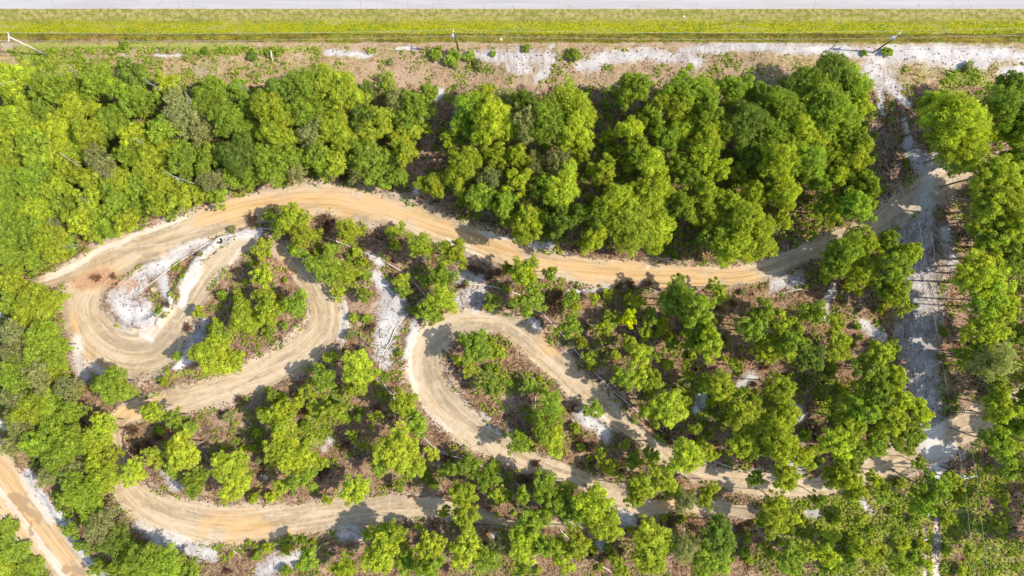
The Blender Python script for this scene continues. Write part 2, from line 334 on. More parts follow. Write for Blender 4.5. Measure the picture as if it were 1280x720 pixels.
# ------------------------------------------------------------------ ground shader
def mat_ground():
    s = N('ground_cover')
    n1 = s.noise(0.35, 4, 0.6); n2 = s.noise(1.3, 4, 0.7); n3 = s.noise(4.5, 3, 0.7); n4 = s.noise(11, 2, 0.6)
    nb = s.noise(0.12, 3, 0.5)
    # forest floor: needles, bare soil, dead leaves
    lit = s.mix(s.step(s.add(s.mul(n2, 0.55), s.mul(n3, 0.45)), 0.40, 0.60), (0.12, 0.060, 0.036), (0.36, 0.21, 0.135))
    lit = s.mix(s.mul(s.step(n1, 0.50, 0.68), 0.75), lit, (0.47, 0.31, 0.20))
    lit = s.mix(s.mul(s.step(n4, 0.58, 0.75), 0.6), lit, (0.46, 0.33, 0.22))
    lit = s.mix(s.mul(s.step(s.noise(2.4, 4, 0.75), 0.50, 0.62), 0.7), lit, (0.20, 0.21, 0.05))
    # dry grass strip
    dry = s.mix(s.step(n2, 0.35, 0.65), (0.27, 0.18, 0.085), (0.43, 0.30, 0.165))
    dry = s.mix(s.step(n3, 0.5, 0.7), dry, (0.55, 0.43, 0.28))
    dry = s.mix(s.mul(s.step(n1, 0.46, 0.62), 0.6), dry, (0.28, 0.26, 0.085))
    dry = s.mix(s.mul(s.step(s.noise(0.22, 3, 0.6), 0.53, 0.68), 0.4), dry, (0.42, 0.35, 0.30))
    col = s.mix(s.step(s.add(s.attr('row'), s.mul(s.sub(n2, 0.5), 1.0)), -0.2, 0.3), lit, dry)
    bare = s.mix(s.step(n3, 0.4, 0.65), (0.33, 0.21, 0.14), (0.46, 0.33, 0.235))
    col = s.mix(s.mul(s.step(s.add(s.attr('bare'), s.mul(s.sub(n2, 0.5), 1.6)), 0.0, 0.5), 0.55), col, bare)
    # weeds
    gr = s.mix(s.step(n3, 0.35, 0.65), (0.17, 0.22, 0.025), (0.33, 0.36, 0.06))
    gr = s.mix(s.mul(s.step(n4, 0.55, 0.7), 0.7), gr, (0.42, 0.33, 0.16))
    col = s.mix(s.mul(s.step(s.add(s.attr('green'), s.mul(s.sub(n2, 0.5), 2.2)), 0.05, 0.5), 0.85), col, gr)
    # white sand, thinned out by litter
    sand = s.mix(s.step(s.add(s.mul(n3, 0.4), s.mul(n1, 0.6)), 0.38, 0.62), (0.40, 0.365, 0.345), (0.58, 0.545, 0.515))
    sand = s.mix(s.mul(s.step(n2, 0.52, 0.68), 0.45), sand, (0.30, 0.26, 0.235))
    sand = s.mix(s.mul(s.step(n4, 0.60, 0.75), 0.6), sand, (0.34, 0.28, 0.235))
    sm = s.add(s.attr('sand'), s.add(s.mul(s.sub(n2, 0.5), 1.9), s.add(s.mul(s.sub(n3, 0.5), 1.0), s.mul(s.sub(n1, 0.5), 0.9))))
    col = s.mix(s.step(sm, -0.45, 0.75), col, sand)
    mpa = s.n('ShaderNodeMapping'); mpa.inputs['Scale'].default_value = (1.5, 0.45, 1); s.t.links.new(s.pos, mpa.inputs[0]); na = s.noise(0.9, 5, 0.75, mpa.outputs[0])
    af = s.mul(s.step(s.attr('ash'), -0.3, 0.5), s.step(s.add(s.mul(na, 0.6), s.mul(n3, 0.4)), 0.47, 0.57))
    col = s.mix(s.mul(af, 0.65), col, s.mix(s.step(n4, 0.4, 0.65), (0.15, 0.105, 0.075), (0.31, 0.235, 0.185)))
    # packed dirt of the track with tyre streaks that follow it
    st_ = s.n('ShaderNodeSeparateXYZ'); s.t.links.new(s.attr('tuv', True), st_.inputs[0])
    cb = s.n('ShaderNodeCombineXYZ'); s.put(cb.inputs[0], s.mul(st_.outputs[0], 0.10)); s.put(cb.inputs[1], s.mul(st_.outputs[1], 2.0))
    k1 = s.noise(0.9, 4, 0.65, cb.outputs[0], 0.6)
    cb2 = s.n('ShaderNodeCombineXYZ'); s.put(cb2.inputs[0], s.mul(st_.outputs[0], 0.05)); s.put(cb2.inputs[1], s.mul(st_.outputs[1], 0.55))
    k2 = s.noise(1.0, 3, 0.5, cb2.outputs[0], 0.8)
    tan = s.mix(s.step(k1, 0.36, 0.64), (0.35, 0.245, 0.135), (0.54, 0.405, 0.25))
    tan = s.mix(s.mul(s.step(k2, 0.47, 0.62), 0.65), tan, (0.58, 0.465, 0.33))
    tan = s.mix(s.mul(s.step(k2, 0.50, 0.36), 0.65), tan, (0.30, 0.24, 0.165))
    cb3 = s.n('ShaderNodeCombineXYZ'); s.put(cb3.inputs[0], s.mul(s.add(st_.outputs[0], s.mul(st_.outputs[1], 1.6)), 0.12)); s.put(cb3.inputs[1], s.mul(s.sub(st_.outputs[1], s.mul(st_.outputs[0], 0.16)), 2.4))
    k3 = s.noise(1.0, 3, 0.6, cb3.outputs[0], 0.5)
    tan = s.mix(s.mul(s.step(k3, 0.58, 0.66), 0.45), tan, (0.24, 0.175, 0.11))
    tan = s.mix(s.mul(s.step(k3, 0.42, 0.34), 0.45), tan, (0.56, 0.47, 0.36))
    tan = s.mix(s.mul(s.step(n1, 0.5, 0.7), 0.5), tan, (0.43, 0.335, 0.225))
    tan = s.mix(s.mul(s.step(n3, 0.56, 0.72), 0.35), tan, (0.27, 0.20, 0.135))
    nq = s.noise(0.55, 5, 0.7, None, 1.5)
    tan = s.mix(s.mul(s.step(nq, 0.50, 0.64), 0.5), tan, (0.56, 0.45, 0.31)); tan = s.mix(s.mul(s.step(nq, 0.46, 0.34), 0.55), tan, (0.29, 0.225, 0.155))
    tan = s.mix(s.mul(s.step(s.add(s.attr('orange'), s.add(s.mul(s.sub(n1, 0.5), 1.0), s.mul(s.sub(k2, 0.5), 2.2))), -0.9, 0.9), 0.85), tan, s.mix(s.step(k1, 0.3, 0.6), (0.44, 0.265, 0.10), (0.60, 0.39, 0.19)))
    tan = s.mix(s.mul(s.step(s.add(s.attr('pale'), s.add(s.mul(s.sub(n2, 0.5), 1.5), s.mul(s.sub(k1, 0.5), 2.5))), -0.1, 0.7), 0.75), tan, (0.62, 0.54, 0.44))
    tan = s.mix(s.mul(s.step(sm, -0.6, 0.7), 0.85), tan, (0.60, 0.56, 0.52))
    tan = s.mix(s.mul(s.step(n4, 0.62, 0.75), 0.25), tan, (0.28, 0.20, 0.13))
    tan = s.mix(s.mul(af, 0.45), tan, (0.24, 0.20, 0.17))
    tan = s.mix(s.mul(s.step(s.attr('wet'), -0.05, 0.3), 0.8), tan, (0.33, 0.22, 0.12))
    tm = s.add(s.attr('track'), s.add(s.mul(s.sub(n2, 0.5), 0.75), s.mul(s.sub(n3, 0.5), 0.45)))
    # loose sand thrown beside the track
    thrown = s.mix(s.step(n3, 0.4, 0.6), (0.47, 0.36, 0.27), (0.60, 0.50, 0.40))
    col = s.mix(s.mul(s.mul(s.step(tm, -0.6, 0.02), 0.75), s.step(nb, 0.40, 0.60)), col, thrown)
    col = s.mix(s.step(tm, -0.10, 0.12), col, tan)
    col = s.mix(s.step(s.add(s.attr('two'), s.mul(s.sub(n3, 0.5), 1.2)), 0.0, 0.4), col, (0.60, 0.50, 0.38))
    col = s.mix(s.mul(s.step(s.add(s.attr('rust'), s.add(s.mul(s.sub(n2, 0.5), 1.6), s.mul(s.sub(n3, 0.5), 1.2))), -0.3, 0.6), 0.85), col, s.mix(s.step(n3, 0.4, 0.62), (0.33, 0.165, 0.09), (0.50, 0.32, 0.20)))
    # roadside verge
    vg = s.mix(s.step(n3, 0.35, 0.65), (0.20, 0.215, 0.01), (0.38, 0.36, 0.012))
    vg = s.mix(s.mul(s.step(n1, 0.5, 0.62), 0.6), vg, (0.17, 0.22, 0.02))
    vt = s.mix(s.step(n2, 0.38, 0.62), (0.19, 0.18, 0.03), (0.37, 0.30, 0.13))
    yy = s.attr('Y')
    mpv = s.n('ShaderNodeMapping'); mpv.inputs['Scale'].default_value = (0.25, 1.4, 1); s.t.links.new(s.pos, mpv.inputs[0]); nv = s.noise(0.6, 4, 0.65, mpv.outputs[0])
    vg = s.mix(s.mul(s.step(nv, 0.52, 0.66), 0.55), vg, (0.36, 0.30, 0.13)); vt = s.mix(s.mul(s.step(nv, 0.50, 0.38), 0.6), vt, (0.17, 0.19, 0.03))
    vg = s.mix(s.step(s.add(yy, s.mul(s.sub(nv, 0.5), 34)), 31.0, 20.5), vg, vt)
    col = s.mix(s.step(s.attr('verge'), -0.3, 0.2), col, vg)
    dc = s.mix(s.step(s.add(s.mul(nv, 0.5), s.mul(n2, 0.5)), 0.40, 0.58), (0.13, 0.10, 0.025), (0.32, 0.245, 0.04))
    dc = s.mix(s.mul(s.step(s.add(yy, s.mul(s.sub(n2, 0.5), 4)), 44.6, 42.6), 0.7), dc, (0.10, 0.085, 0.03))
    dc = s.mix(s.mul(s.step(s.add(s.mul(n1, 0.5), s.mul(n3, 0.5)), 0.49, 0.58), 0.8), dc, (0.24, 0.26, 0.04))
    col = s.mix(s.step(s.attr('ditch'), -0.5, 0.8), col, dc)
    # old sun-bleached asphalt
    cbr = s.n('ShaderNodeMapping'); cbr.inputs['Scale'].default_value = (0.05, 1.2, 1); s.t.links.new(s.pos, cbr.inputs[0])
    rd = s.mix(s.step(s.noise(1.0, 4, 0.6, cbr.outputs[0]), 0.35, 0.65), (0.37, 0.345, 0.335), (0.43, 0.405, 0.395))
    rd = s.mix(s.mul(s.step(n4, 0.55, 0.8), 0.3), rd, (0.33, 0.31, 0.30))
    vo = s.n('ShaderNodeTexVoronoi', feature='DISTANCE_TO_EDGE'); vo.inputs['Scale'].default_value = 0.22
    wv = s.n('ShaderNodeVectorMath', operation='ADD'); nn = s.n('ShaderNodeTexNoise'); nn.inputs['Scale'].default_value = 1.5; s.t.links.new(s.pos, nn.inputs['Vector']); s.t.links.new(s.pos, wv.inputs[0]); s.t.links.new(nn.outputs['Color'], wv.inputs[1]); s.t.links.new(wv.outputs[0], vo.inputs['Vector'])
    rd = s.mix(s.mul(s.step(vo.outputs['Distance'], 0.012, 0.0), s.step(n1, 0.48, 0.6)), rd, (0.22, 0.21, 0.20))
    rd = s.mix(s.mul(s.step(nv, 0.54, 0.70), 0.35), rd, (0.31, 0.295, 0.29))
    rd = s.mix(s.step(s.attr('road'), 0.45, 0.1), rd, (0.46, 0.43, 0.38))
    col = s.mix(s.step(s.attr('road'), -0.02, 0.05), col, rd)
    bmp = s.add(s.mul(n3, 0.6), s.add(s.mul(n4, 0.4), s.mul(k1, s.mul(s.step(tm, 0.0, 0.2), 0.6))))
    s.finish(col, 0.92, bmp, 0.7, 0.10, 0.12)
    return s.m
M_ground = mat_ground()
NV = NX*NY
attrs = {k: Z[k].ravel() for k in ('row', 'bare', 'green', 'sand', 'orange', 'pale', 'wet', 'rust', 'ash', 'track', 'two', 'verge', 'ditch', 'road', 'Y')}
attrs['track'] = np.clip(attrs['track'], -1, 1)
for k in ('verge', 'ditch', 'road'): attrs[k] = np.clip(attrs[k], -3, 3)
attrs['tuv'] = np.stack([Z['tu'].ravel(), Z['tv'].ravel(), np.zeros(NV)], 1)
P = np.stack([GX.ravel(), GY.ravel(), H.ravel()], 1)
I = np.arange(NV).reshape(NY, NX)
Q = np.stack([I[:-1, :-1], I[:-1, 1:], I[1:, 1:], I[1:, :-1]], -1).reshape(-1, 4)
def cellmean(a): return (a[:-1, :-1]+a[:-1, 1:]+a[1:, 1:]+a[1:, :-1]).reshape(-1)/4
c_road = cellmean(Z['road']) > 0; c_ver = cellmean(Z['verge']) > 0; c_dit = cellmean(Z['ditch']) > 0
c_dr = cellmean(Z['dirtroad']) > -0.02; c_tr = cellmean(Z['track']) > -0.02
inside = (np.abs(cellmean(GX)) < 300)
cls = np.zeros(len(Q), int)
cls[c_tr] = 2; cls[c_dr] = 3; cls[c_dit] = 5; cls[c_ver] = 4; cls[c_road & inside] = 1
cls[(cellmean(GY) > 62)] = 0
Z_road_far = GY > 62
attrs['road'] = np.where(Z_road_far.ravel(), -3, attrs['road'])
for ci, nm in enumerate(('ground', 'road', 'dirt_track', 'dirt_road', 'grass_verge', 'ditch')):
    q = Q[cls == ci]; u, inv = np.unique(q, return_inverse=True)
    me = np_mesh(nm, P[u], inv.reshape(-1, 4), M_ground, True, {k: a[u] for k, a in attrs.items()})
    tag(link(nm, me), kind='structure')

# ------------------------------------------------------------------ leaves, crowns, trunks
def leaf_quads(pos, nrm, size, rg, aspect=1.5, axis=None):
    """rhombic leaves, one quad each"""
    n = len(pos); nrm = nrm/np.linalg.norm(nrm, axis=1, keepdims=True)
    r = rg.normal(size=(n, 3)); a = np.cross(nrm, r) if axis is None else axis-nrm*(axis*nrm).sum(1, keepdims=True); a /= np.linalg.norm(a, axis=1, keepdims=True)
    b = np.cross(nrm, a); s = size[:, None]
    v = np.stack([pos+a*s*aspect*0.5, pos+b*s*0.5, pos-a*s*aspect*0.5, pos-b*s*0.5], 1).reshape(-1, 3)
    return v, np.arange(n*4).reshape(-1, 4)
def unit(n, rg):
    v = rg.normal(size=(n, 3)); return v/np.linalg.norm(v, axis=1, keepdims=True)
def crown_variant(seed, nclump, nleaf, leaf, style):
    """crown of radius 1; trunk foot at z 0; top at about z = T"""
    rg = np.random.default_rng(seed); T = {'broad': 2.3, 'pine': 3.2, 'bush': 1.25}[style]
    base = {'broad': 0.95, 'pine': 1.7, 'bush': 0.12}[style]
    cz = (T+base)/2; hz = (T-base)/2
    ph = rg.random(4)*6.28; am = rg.random(4)*0.16+0.04
    cl = []
    tries = 0
    while len(cl) < nclump and tries < 6000:
        tries += 1
        d = unit(1, rg)[0]
        if d[2] < -0.45: continue
        az = math.atan2(d[1], d[0]); lob = 0.86+sum(am[k]*math.sin((k+2)*az+ph[k]) for k in range(4))
        rr = (rg.random()**0.45)
        if style == 'pine': rr = 0.25+0.75*rg.random()**0.7
        p = np.array([d[0]*lob*rr, d[1]*lob*rr, cz+d[2]*hz*rr*0.9])
        if style == 'broad': cr = rg.uniform(0.10, 0.24)
        elif style == 'pine': cr = rg.uniform(0.10, 0.19)
        else: cr = rg.uniform(0.2, 0.34)
        if any(np.linalg.norm((p-q)*(1, 1, 0.8)) < (cr+c)*0.52 for q, c in cl): continue
        cl.append((p, cr))
    pos = []; nr = []; axs = []; tint = []; hue = []; w = np.array([c**2 for _, c in cl]); w /= w.sum()
    for (p, cr), wi in zip(cl, w):
        n = max(int(nleaf*wi), 12); ns = int(14+55*cr) if style != 'pine' else 26
        sd_ = unit(ns*3, rg); sd_ = sd_[sd_[:, 2] > -0.4][:ns]; ns = len(sd_)
        srad = cr*rg.uniform(0.62, 1.12, ns); which = rg.integers(0, ns, n)
        spread = cr*(0.19 if style != 'pine' else 0.14)
        q = p+(sd_*srad[:, None])[which]*(1, 1, 0.85)+rg.normal(0, 1, (n, 3))*spread*(1, 1, 0.55)
        sn = sd_*0.7+unit(ns, rg)*0.7+np.array((0, 0, 0.5))
        pos.append(q); nr.append(sn[which]+unit(n, rg)*0.75); c0 = p+(sd_*(srad*0.55)[:, None])[which]*(1, 1, 0.85); axs.append((q-c0)/(np.linalg.norm(q-c0, axis=1, keepdims=True)+1e-6)+unit(n, rg)*0.45)
        st_ = rg.normal(0, 0.19, ns); ct = rg.normal(0.5, 0.12); tint.append(np.clip(ct+st_[which]+rg.normal(0, 0.12, n), 0, 1))
        hue.append(np.clip(rg.normal(0.5, 0.25)+rg.normal(0, 0.25, ns)[which]+rg.normal(0, 0.15, n), 0, 1))
    pos = np.concatenate(pos); nr = np.concatenate(nr); axs = np.concatenate(axs); tint = np.concatenate(tint); hue = np.concatenate(hue)
    n = len(pos); size = leaf*rg.uniform(0.7, 1.35, n)
    if style == 'pine':        # needle sprays: long narrow blades pointing up and out of their clump
        v, f = leaf_quads(pos, nr, size, rg, 3.6, axs)
    else:
        v, f = leaf_quads(pos, nr, size, rg, 1.7, axs)
    crown = np_mesh('crown', v, f, M_leaf, False, {'tint': np.repeat(tint, 4), 'hue': np.repeat(hue, 4)})
    t = Tubes(); bend = rg.normal(0, 0.05, 2); top = T*0.86
    def ax(z): return np.array((bend[0]*math.sin(z*1.3), bend[1]*math.sin(z*1.1), z))
    r0 = {'broad': 0.045, 'pine': 0.042, 'bush': 0.035}[style]
    if style != 'bush':
        zs = [0, 0.04*T, 0.25*T, 0.5*T, 0.7*T, top]; rs = [r0*1.5, r0*1.1, r0, r0*0.8, r0*0.5, r0*0.15]
        t.tube([ax(z) for z in zs], rs, 8)
    k = 0
    for p, cr in sorted(cl, key=lambda c: -c[1])[:(22 if style != 'bush' else 8)]:
        zb = max(p[2]-rg.uniform(0.25, 0.6), base*0.8 if style != 'bush' else 0.02); zb = min(zb, top*0.95)
        a = ax(zb) if style != 'bush' else np.array((rg.normal(0, .04), rg.normal(0, .04), -0.05)); m = (a+p)/2+np.array((0, 0, 0.04))+rg.normal(0, 0.03, 3)
        rr = r0*(0.45 if style != 'bush' else 0.6)
        t.tube([a, m, p], [rr, rr*0.65, rr*0.2], 5)
    return crown, t.mesh('trunk', M_bark), T
VAR = {}
for style, kls, cnt, nc, nl, lf in (('broad', 'l', 5, 125, 26000, 0.033), ('broad', 'm', 8, 72, 14000, 0.044), ('broad', 's', 5, 34, 5600, 0.067),
                                    ('pine', 'l', 4, 95, 17000, 0.029), ('pine', 'm', 6, 64, 10000, 0.037), ('pine', 's', 4, 32, 3800, 0.058),
                                    ('broad', 'o', 5, 75, 8500, 0.042), ('bush', 's', 6, 18, 2400, 0.10)):
    VAR[style+kls] = [crown_variant(100+len(VAR)*20+i, nc, nl, lf, style) for i in range(cnt)]

def dead_variant(seed):
    """leafless twiggy bush with a few withered leaves"""
    rg = np.random.default_rng(seed); t = Tubes(); pos = []
    for k in range(26):
        az = rg.uniform(0, 6.28); el = rg.uniform(0.15, 1.35); L = rg.uniform(0.6, 1.15)
        d = np.array((math.cos(az)*math.cos(el), math.sin(az)*math.cos(el), math.sin(el)*0.9)); p = d*L; m = p*0.5+rg.normal(0, 0.07, 3)
        t.tube([(0, 0, 0), m, p], [0.035, 0.024, 0.010], 4, False)
        for b in range(5):
            f = rg.uniform(0.3, 0.95); q = (m*2*f if f < .5 else m+(p-m)*(f-.5)*2); e = q+(d*0.5+rg.normal(0, 0.6, 3))*rg.uniform(0.15, 0.4); e[2] = max(e[2], 0.02)
            t.tube([q, e], [0.018, 0.007], 3, False); pos += [e, (e+q)/2]
        pos.append(p)
    pos = np.array(pos); pos = np.repeat(pos, 3, 0)+rg.normal(0, 0.07, (len(pos)*3, 3)); pos[:, 2] = np.abs(pos[:, 2])
    n = len(pos); v, f = leaf_quads(pos, unit(n, rg)+np.array((0, 0, .5)), 0.085*rg.uniform(.5, 1.4, n), rg, 1.8)
    return (np_mesh('foliage', v, f, M_leaf, False, {'tint': np.repeat(rg.random(n), 4), 'hue': np.repeat(rg.random(n), 4)}), t.mesh('stem', M_twig, False), 1.1)
M_twig = mat_noise('dry_twigs', (0.14, 0.08, 0.06), (0.32, 0.20, 0.15), 6)
VAR['dead'] = [dead_variant(900+i) for i in range(5)]
TINT = {'L': (0.51, 0.555, 0.055), 'G': (0.375, 0.465, 0.055), 'D': (0.25, 0.335, 0.052), 'O': (0.39, 0.39, 0.15), 'Y': (0.66, 0.68, 0.01), 'B': (0.20, 0.115, 0.075), 'R': (0.34, 0.18, 0.10)}
TNAME = {'L': 'lime-green', 'G': 'mid-green', 'D': 'dark green', 'O': 'dull olive', 'Y': 'bright yellow', 'B': 'brown dead', 'R': 'rusty-red dead'}
# crowns read off the photograph: origin of the 320x180 tile, then x,y,radius,tint in quarter pixels
TILES = {
(0,0): "40,390,110,L 215,430,90,G 330,420,70,G 490,400,100,G 650,370,95,D 640,470,100,G 380,530,110,L 200,560,90,G 60,600,110,L 560,600,100,G 700,500,90,G 830,430,80,L 900,560,110,O 1030,500,100,G 1130,590,110,G 1060,430,70,G 1180,450,80,G 1250,520,80,G 270,660,100,L 440,660,100,L 650,680,90,L 1000,650,90,O 800,650,90,G 1240,650,90,G 140,690,90,G 60,500,80,G",
(0,180): "60,60,110,L 170,60,90,G 300,50,100,L 420,30,90,G 490,90,90,O 620,50,80,G 760,40,100,L 900,50,100,G 1030,60,90,G 1180,50,110,D 50,200,110,G 160,170,100,G 290,200,90,L 340,120,80,L 440,170,90,L 600,170,90,L 720,120,90,L 690,210,90,G 820,190,90,L 940,120,90,G 930,250,70,L 1050,180,80,O 1160,160,80,G 1080,260,60,G 1250,160,80,G 990,260,60,L 60,330,100,G 180,320,100,L 310,310,90,G 450,300,90,L 560,290,90,G 680,310,80,G 790,290,80,L 860,310,60,G 40,450,100,G 150,440,110,G 280,420,100,O 400,390,90,L 510,390,90,G 630,390,70,L 490,450,60,L 60,570,100,G 170,550,90,G 250,490,100,L 320,500,70,G 50,680,90,L",
(320,0): "60,540,110,L 100,450,80,D 230,430,100,G 350,410,100,L 440,470,110,L 230,560,100,G 330,560,90,G 390,640,100,L 270,670,90,O 100,660,100,L 560,450,60,D 660,420,60,G 700,500,80,O 860,460,65,G 790,520,80,G 870,550,55,O 640,590,90,L 520,570,80,D 760,600,80,G 740,670,80,L 560,660,90,L 840,640,50,L 460,700,70,G 1140,480,80,L 1050,520,85,G 1180,570,100,L 1240,490,60,O 1030,620,75,G 960,690,55,L 1130,650,90,L 1260,640,80,L",
(320,180): "60,60,100,G 180,70,90,G 300,60,90,G 400,80,90,L 540,60,110,G 650,80,90,G 740,40,75,L 620,150,80,G 700,150,75,G 510,150,60,O 330,120,60,G 200,130,65,O 80,140,80,G 1040,90,100,L 880,200,80,L 1000,170,80,L 1130,260,90,G 1050,270,60,G 1230,290,80,G 1200,60,80,L 1180,180,80,O 1250,370,60,G 60,350,50,G 180,360,85,L 120,400,75,G 230,450,80,L 200,520,60,G 460,430,78,L 370,520,48,G 340,620,88,G 450,640,70,L 690,430,55,L 820,500,85,L 990,540,85,L 930,660,75,G 545,655,36,G 730,690,45,L 840,690,45,G 30,530,60,L 20,660,65,L 1260,620,36,G",
(640,0): "270,480,115,L 330,570,100,L 180,600,115,G 80,590,100,O 60,500,75,D 620,430,90,G 560,490,60,G 860,430,95,G 830,520,110,L 960,460,90,G 980,560,90,G 1120,430,85,G 1240,470,80,D 600,650,85,L 480,680,48,L 1180,600,115,D 870,620,110,L 980,680,100,L 700,580,85,G 300,650,105,L 1070,640,85,G 770,690,80,G",
(640,180): "30,60,70,L 30,180,80,L 110,110,70,O 230,90,90,O 250,220,110,L 160,200,80,G 340,20,70,L 460,130,80,L 500,50,50,G 620,40,90,G 700,90,80,L 520,270,100,L 720,240,110,L 600,400,140,L 740,400,105,L 450,350,90,G 410,470,80,L 700,490,80,L 340,350,70,D 250,380,85,D 180,350,60,G 80,370,85,L 60,450,70,L 830,110,80,G 950,50,90,L 1030,120,70,L 1130,150,60,L 900,150,80,G 960,230,90,L 850,300,80,G 980,350,85,L 1090,300,90,L 1220,250,80,L 1180,390,115,L 1040,470,95,G 1120,510,110,L 1230,490,100,L 1200,60,80,D 60,640,95,L 190,640,45,G 840,700,55,G 1010,715,50,G 1250,130,60,G",
(960,0): "330,360,110,D 180,400,100,D 420,380,80,G 270,460,110,G 430,450,100,G 450,540,90,L 60,500,100,G 140,560,100,G 330,560,110,G 60,660,110,G 200,660,110,L 370,640,90,G 430,680,80,G 250,620,80,O 940,580,150,L 840,540,80,G 1050,640,105,L 900,680,85,L 1240,440,90,D 1170,510,95,D 1260,560,80,D 1260,650,80,G",
(960,180): "60,80,100,L 200,80,110,G 330,70,90,L 450,60,90,L 90,240,100,L 20,190,70,G 200,170,60,G 350,150,80,L 280,200,70,G 490,190,75,G 450,300,95,G 510,290,60,L 320,320,85,L 80,380,60,L 10,520,60,L 400,250,70,O 400,530,105,G 490,500,85,L 590,500,85,G 710,550,78,L 640,620,95,G 480,640,95,L 340,600,75,G 600,700,80,G 990,30,115,L 1100,150,110,L 1200,190,110,L 1060,260,95,L 1150,300,110,L 1060,370,95,L 1150,430,105,L 1250,380,90,L 1080,470,80,G 1110,600,95,L 1200,560,105,G 1080,680,85,L 1180,690,90,L 1230,500,80,G 1250,70,75,D",
(0,360): "60,60,80,G 180,60,100,L 130,130,95,L 260,100,55,G 60,230,90,O 190,250,105,G 290,290,65,G 80,330,90,O 240,350,90,G 60,430,100,G 180,430,90,O 270,430,75,L 160,600,115,L 250,560,90,G 330,500,75,O 350,610,80,G 60,540,80,O 80,680,80,O 260,690,80,G 560,490,108,G 510,690,75,L 760,620,75,L 860,660,65,G 950,700,55,G 990,120,42,L 1060,340,115,L 1090,250,75,G 1165,350,62,L 895,340,30,G 1230,150,98,L 1200,50,60,L",
(320,360): "40,50,75,L 60,115,80,L 190,80,75,G 60,220,45,G 400,20,45,L 540,30,45,G 370,350,48,L 310,400,35,G 340,460,68,G 510,400,108,L 500,490,70,L 640,440,40,G 80,550,45,G 160,600,68,L 90,640,68,L 260,510,58,L 290,600,58,L 380,620,68,L 440,590,36,G 505,655,28,G 600,640,42,L 740,580,75,L 800,680,88,G 120,695,85,L 930,50,88,L 850,110,65,G 900,140,50,G 740,10,45,G 1180,70,55,G 1100,300,105,G 1190,320,65,L 1070,410,48,L 1190,490,65,G",
(640,360): "90,60,95,G 300,50,55,G 320,100,36,L 415,55,36,L 290,190,72,G 350,270,42,L 390,340,52,L 620,65,55,L 590,155,52,Y 460,200,46,L 500,150,55,G 690,150,55,G 660,230,46,L 750,210,36,L 820,60,105,G 930,100,95,G 1040,40,58,L 960,200,88,G 990,290,95,L 920,270,70,G 810,280,42,G 580,270,46,L 630,330,85,L 700,330,55,G 560,450,72,G 640,450,85,L 710,470,68,L 870,380,36,L 890,440,42,L 1120,400,58,L 960,470,58,G 1040,490,95,L 1080,540,58,L 780,600,105,L 700,620,75,L 850,570,52,L 90,490,55,G 150,510,46,L 200,600,85,G 410,610,58,G 160,690,75,G 1200,200,88,G 1250,300,75,L 1250,120,75,G 1180,650,115,L 1100,600,55,G 920,700,48,L",
(960,360): "60,180,88,L 40,300,95,L 200,340,108,D 120,250,85,G 230,120,85,G 340,180,58,L 350,290,85,L 560,330,78,L 620,300,58,G 520,420,95,G 640,440,78,L 60,500,95,L 80,640,105,L 560,540,105,G 450,560,85,L 660,560,78,L 760,620,75,L 620,660,95,L 400,680,95,L 480,620,85,G 650,20,80,L 690,100,60,L 600,60,60,L 1160,60,80,G 1230,100,90,L 1150,210,105,L 1250,240,90,G 1040,340,55,G 1130,340,75,G 1200,380,88,O 1200,490,65,L 1210,600,75,L 1250,660,78,G",
(0,540): "60,60,75,O 170,60,88,G 330,60,105,G 280,120,100,G 480,40,85,L 240,220,75,O 350,190,80,O 480,150,85,L 560,120,65,L 500,240,98,L 400,300,98,G 320,330,58,G 660,200,85,L 440,350,85,G 340,500,52,G 390,570,40,G 500,480,105,O 460,420,85,G 590,480,58,O 560,560,100,D 700,650,115,G 820,660,98,G 600,690,88,G 910,100,105,L 860,190,55,G 780,120,65,L 960,260,75,G 1150,180,105,L 1170,280,88,L 1000,200,65,G 480,690,55,G 940,700,65,G 40,480,60,G 60,600,80,G 140,690,80,G 20,680,70,L 120,580,45,G",
(320,540): "100,80,88,L 180,130,105,L 230,230,85,G 130,280,62,L 320,160,45,L 490,290,95,L 350,340,32,L 530,70,36,L 480,20,36,L 700,90,125,L 620,160,75,G 780,170,85,L 720,270,45,G 880,110,55,L 960,190,55,G 1060,170,75,G 1030,300,85,L 940,400,42,L 1050,420,85,L 1150,230,75,G 1210,310,55,L 1260,320,42,G 640,530,85,G 620,620,115,L 700,500,68,L 860,580,88,L 860,670,85,G 1040,600,95,L 1150,640,88,G 1240,560,75,O 270,640,65,G 440,690,75,L 740,650,75,G 1060,500,58,L",
(640,540): "40,60,70,G 200,40,95,L 440,110,42,L 480,170,55,L 570,60,36,L 610,140,55,G 160,270,85,G 270,290,65,L 60,320,62,G 220,360,95,G 100,450,95,G 60,560,105,L 400,360,105,L 450,450,105,L 330,400,85,G 500,500,65,L 330,560,88,L 160,570,85,G 700,120,58,G 760,230,85,L 650,270,75,L 620,320,70,L 865,340,75,O 970,340,55,L 870,120,105,L 980,110,65,L 700,540,125,L 690,640,105,L 810,540,46,G 860,580,85,O 1030,520,120,D 1000,640,115,G 1220,230,55,G 1150,60,85,L 1240,60,85,G 540,690,65,L 260,620,95,L 60,680,65,G 1250,440,55,G",
(960,540): "60,60,112,L 160,120,75,L 90,230,85,L 350,60,105,L 420,120,95,G 540,60,75,G 700,30,95,G 380,220,85,L 430,280,75,L 760,160,45,G 560,330,55,G 30,450,85,L 120,640,90,G 300,620,75,L 480,590,70,L 650,660,70,G 1220,60,85,G 1020,600,60,L",
}
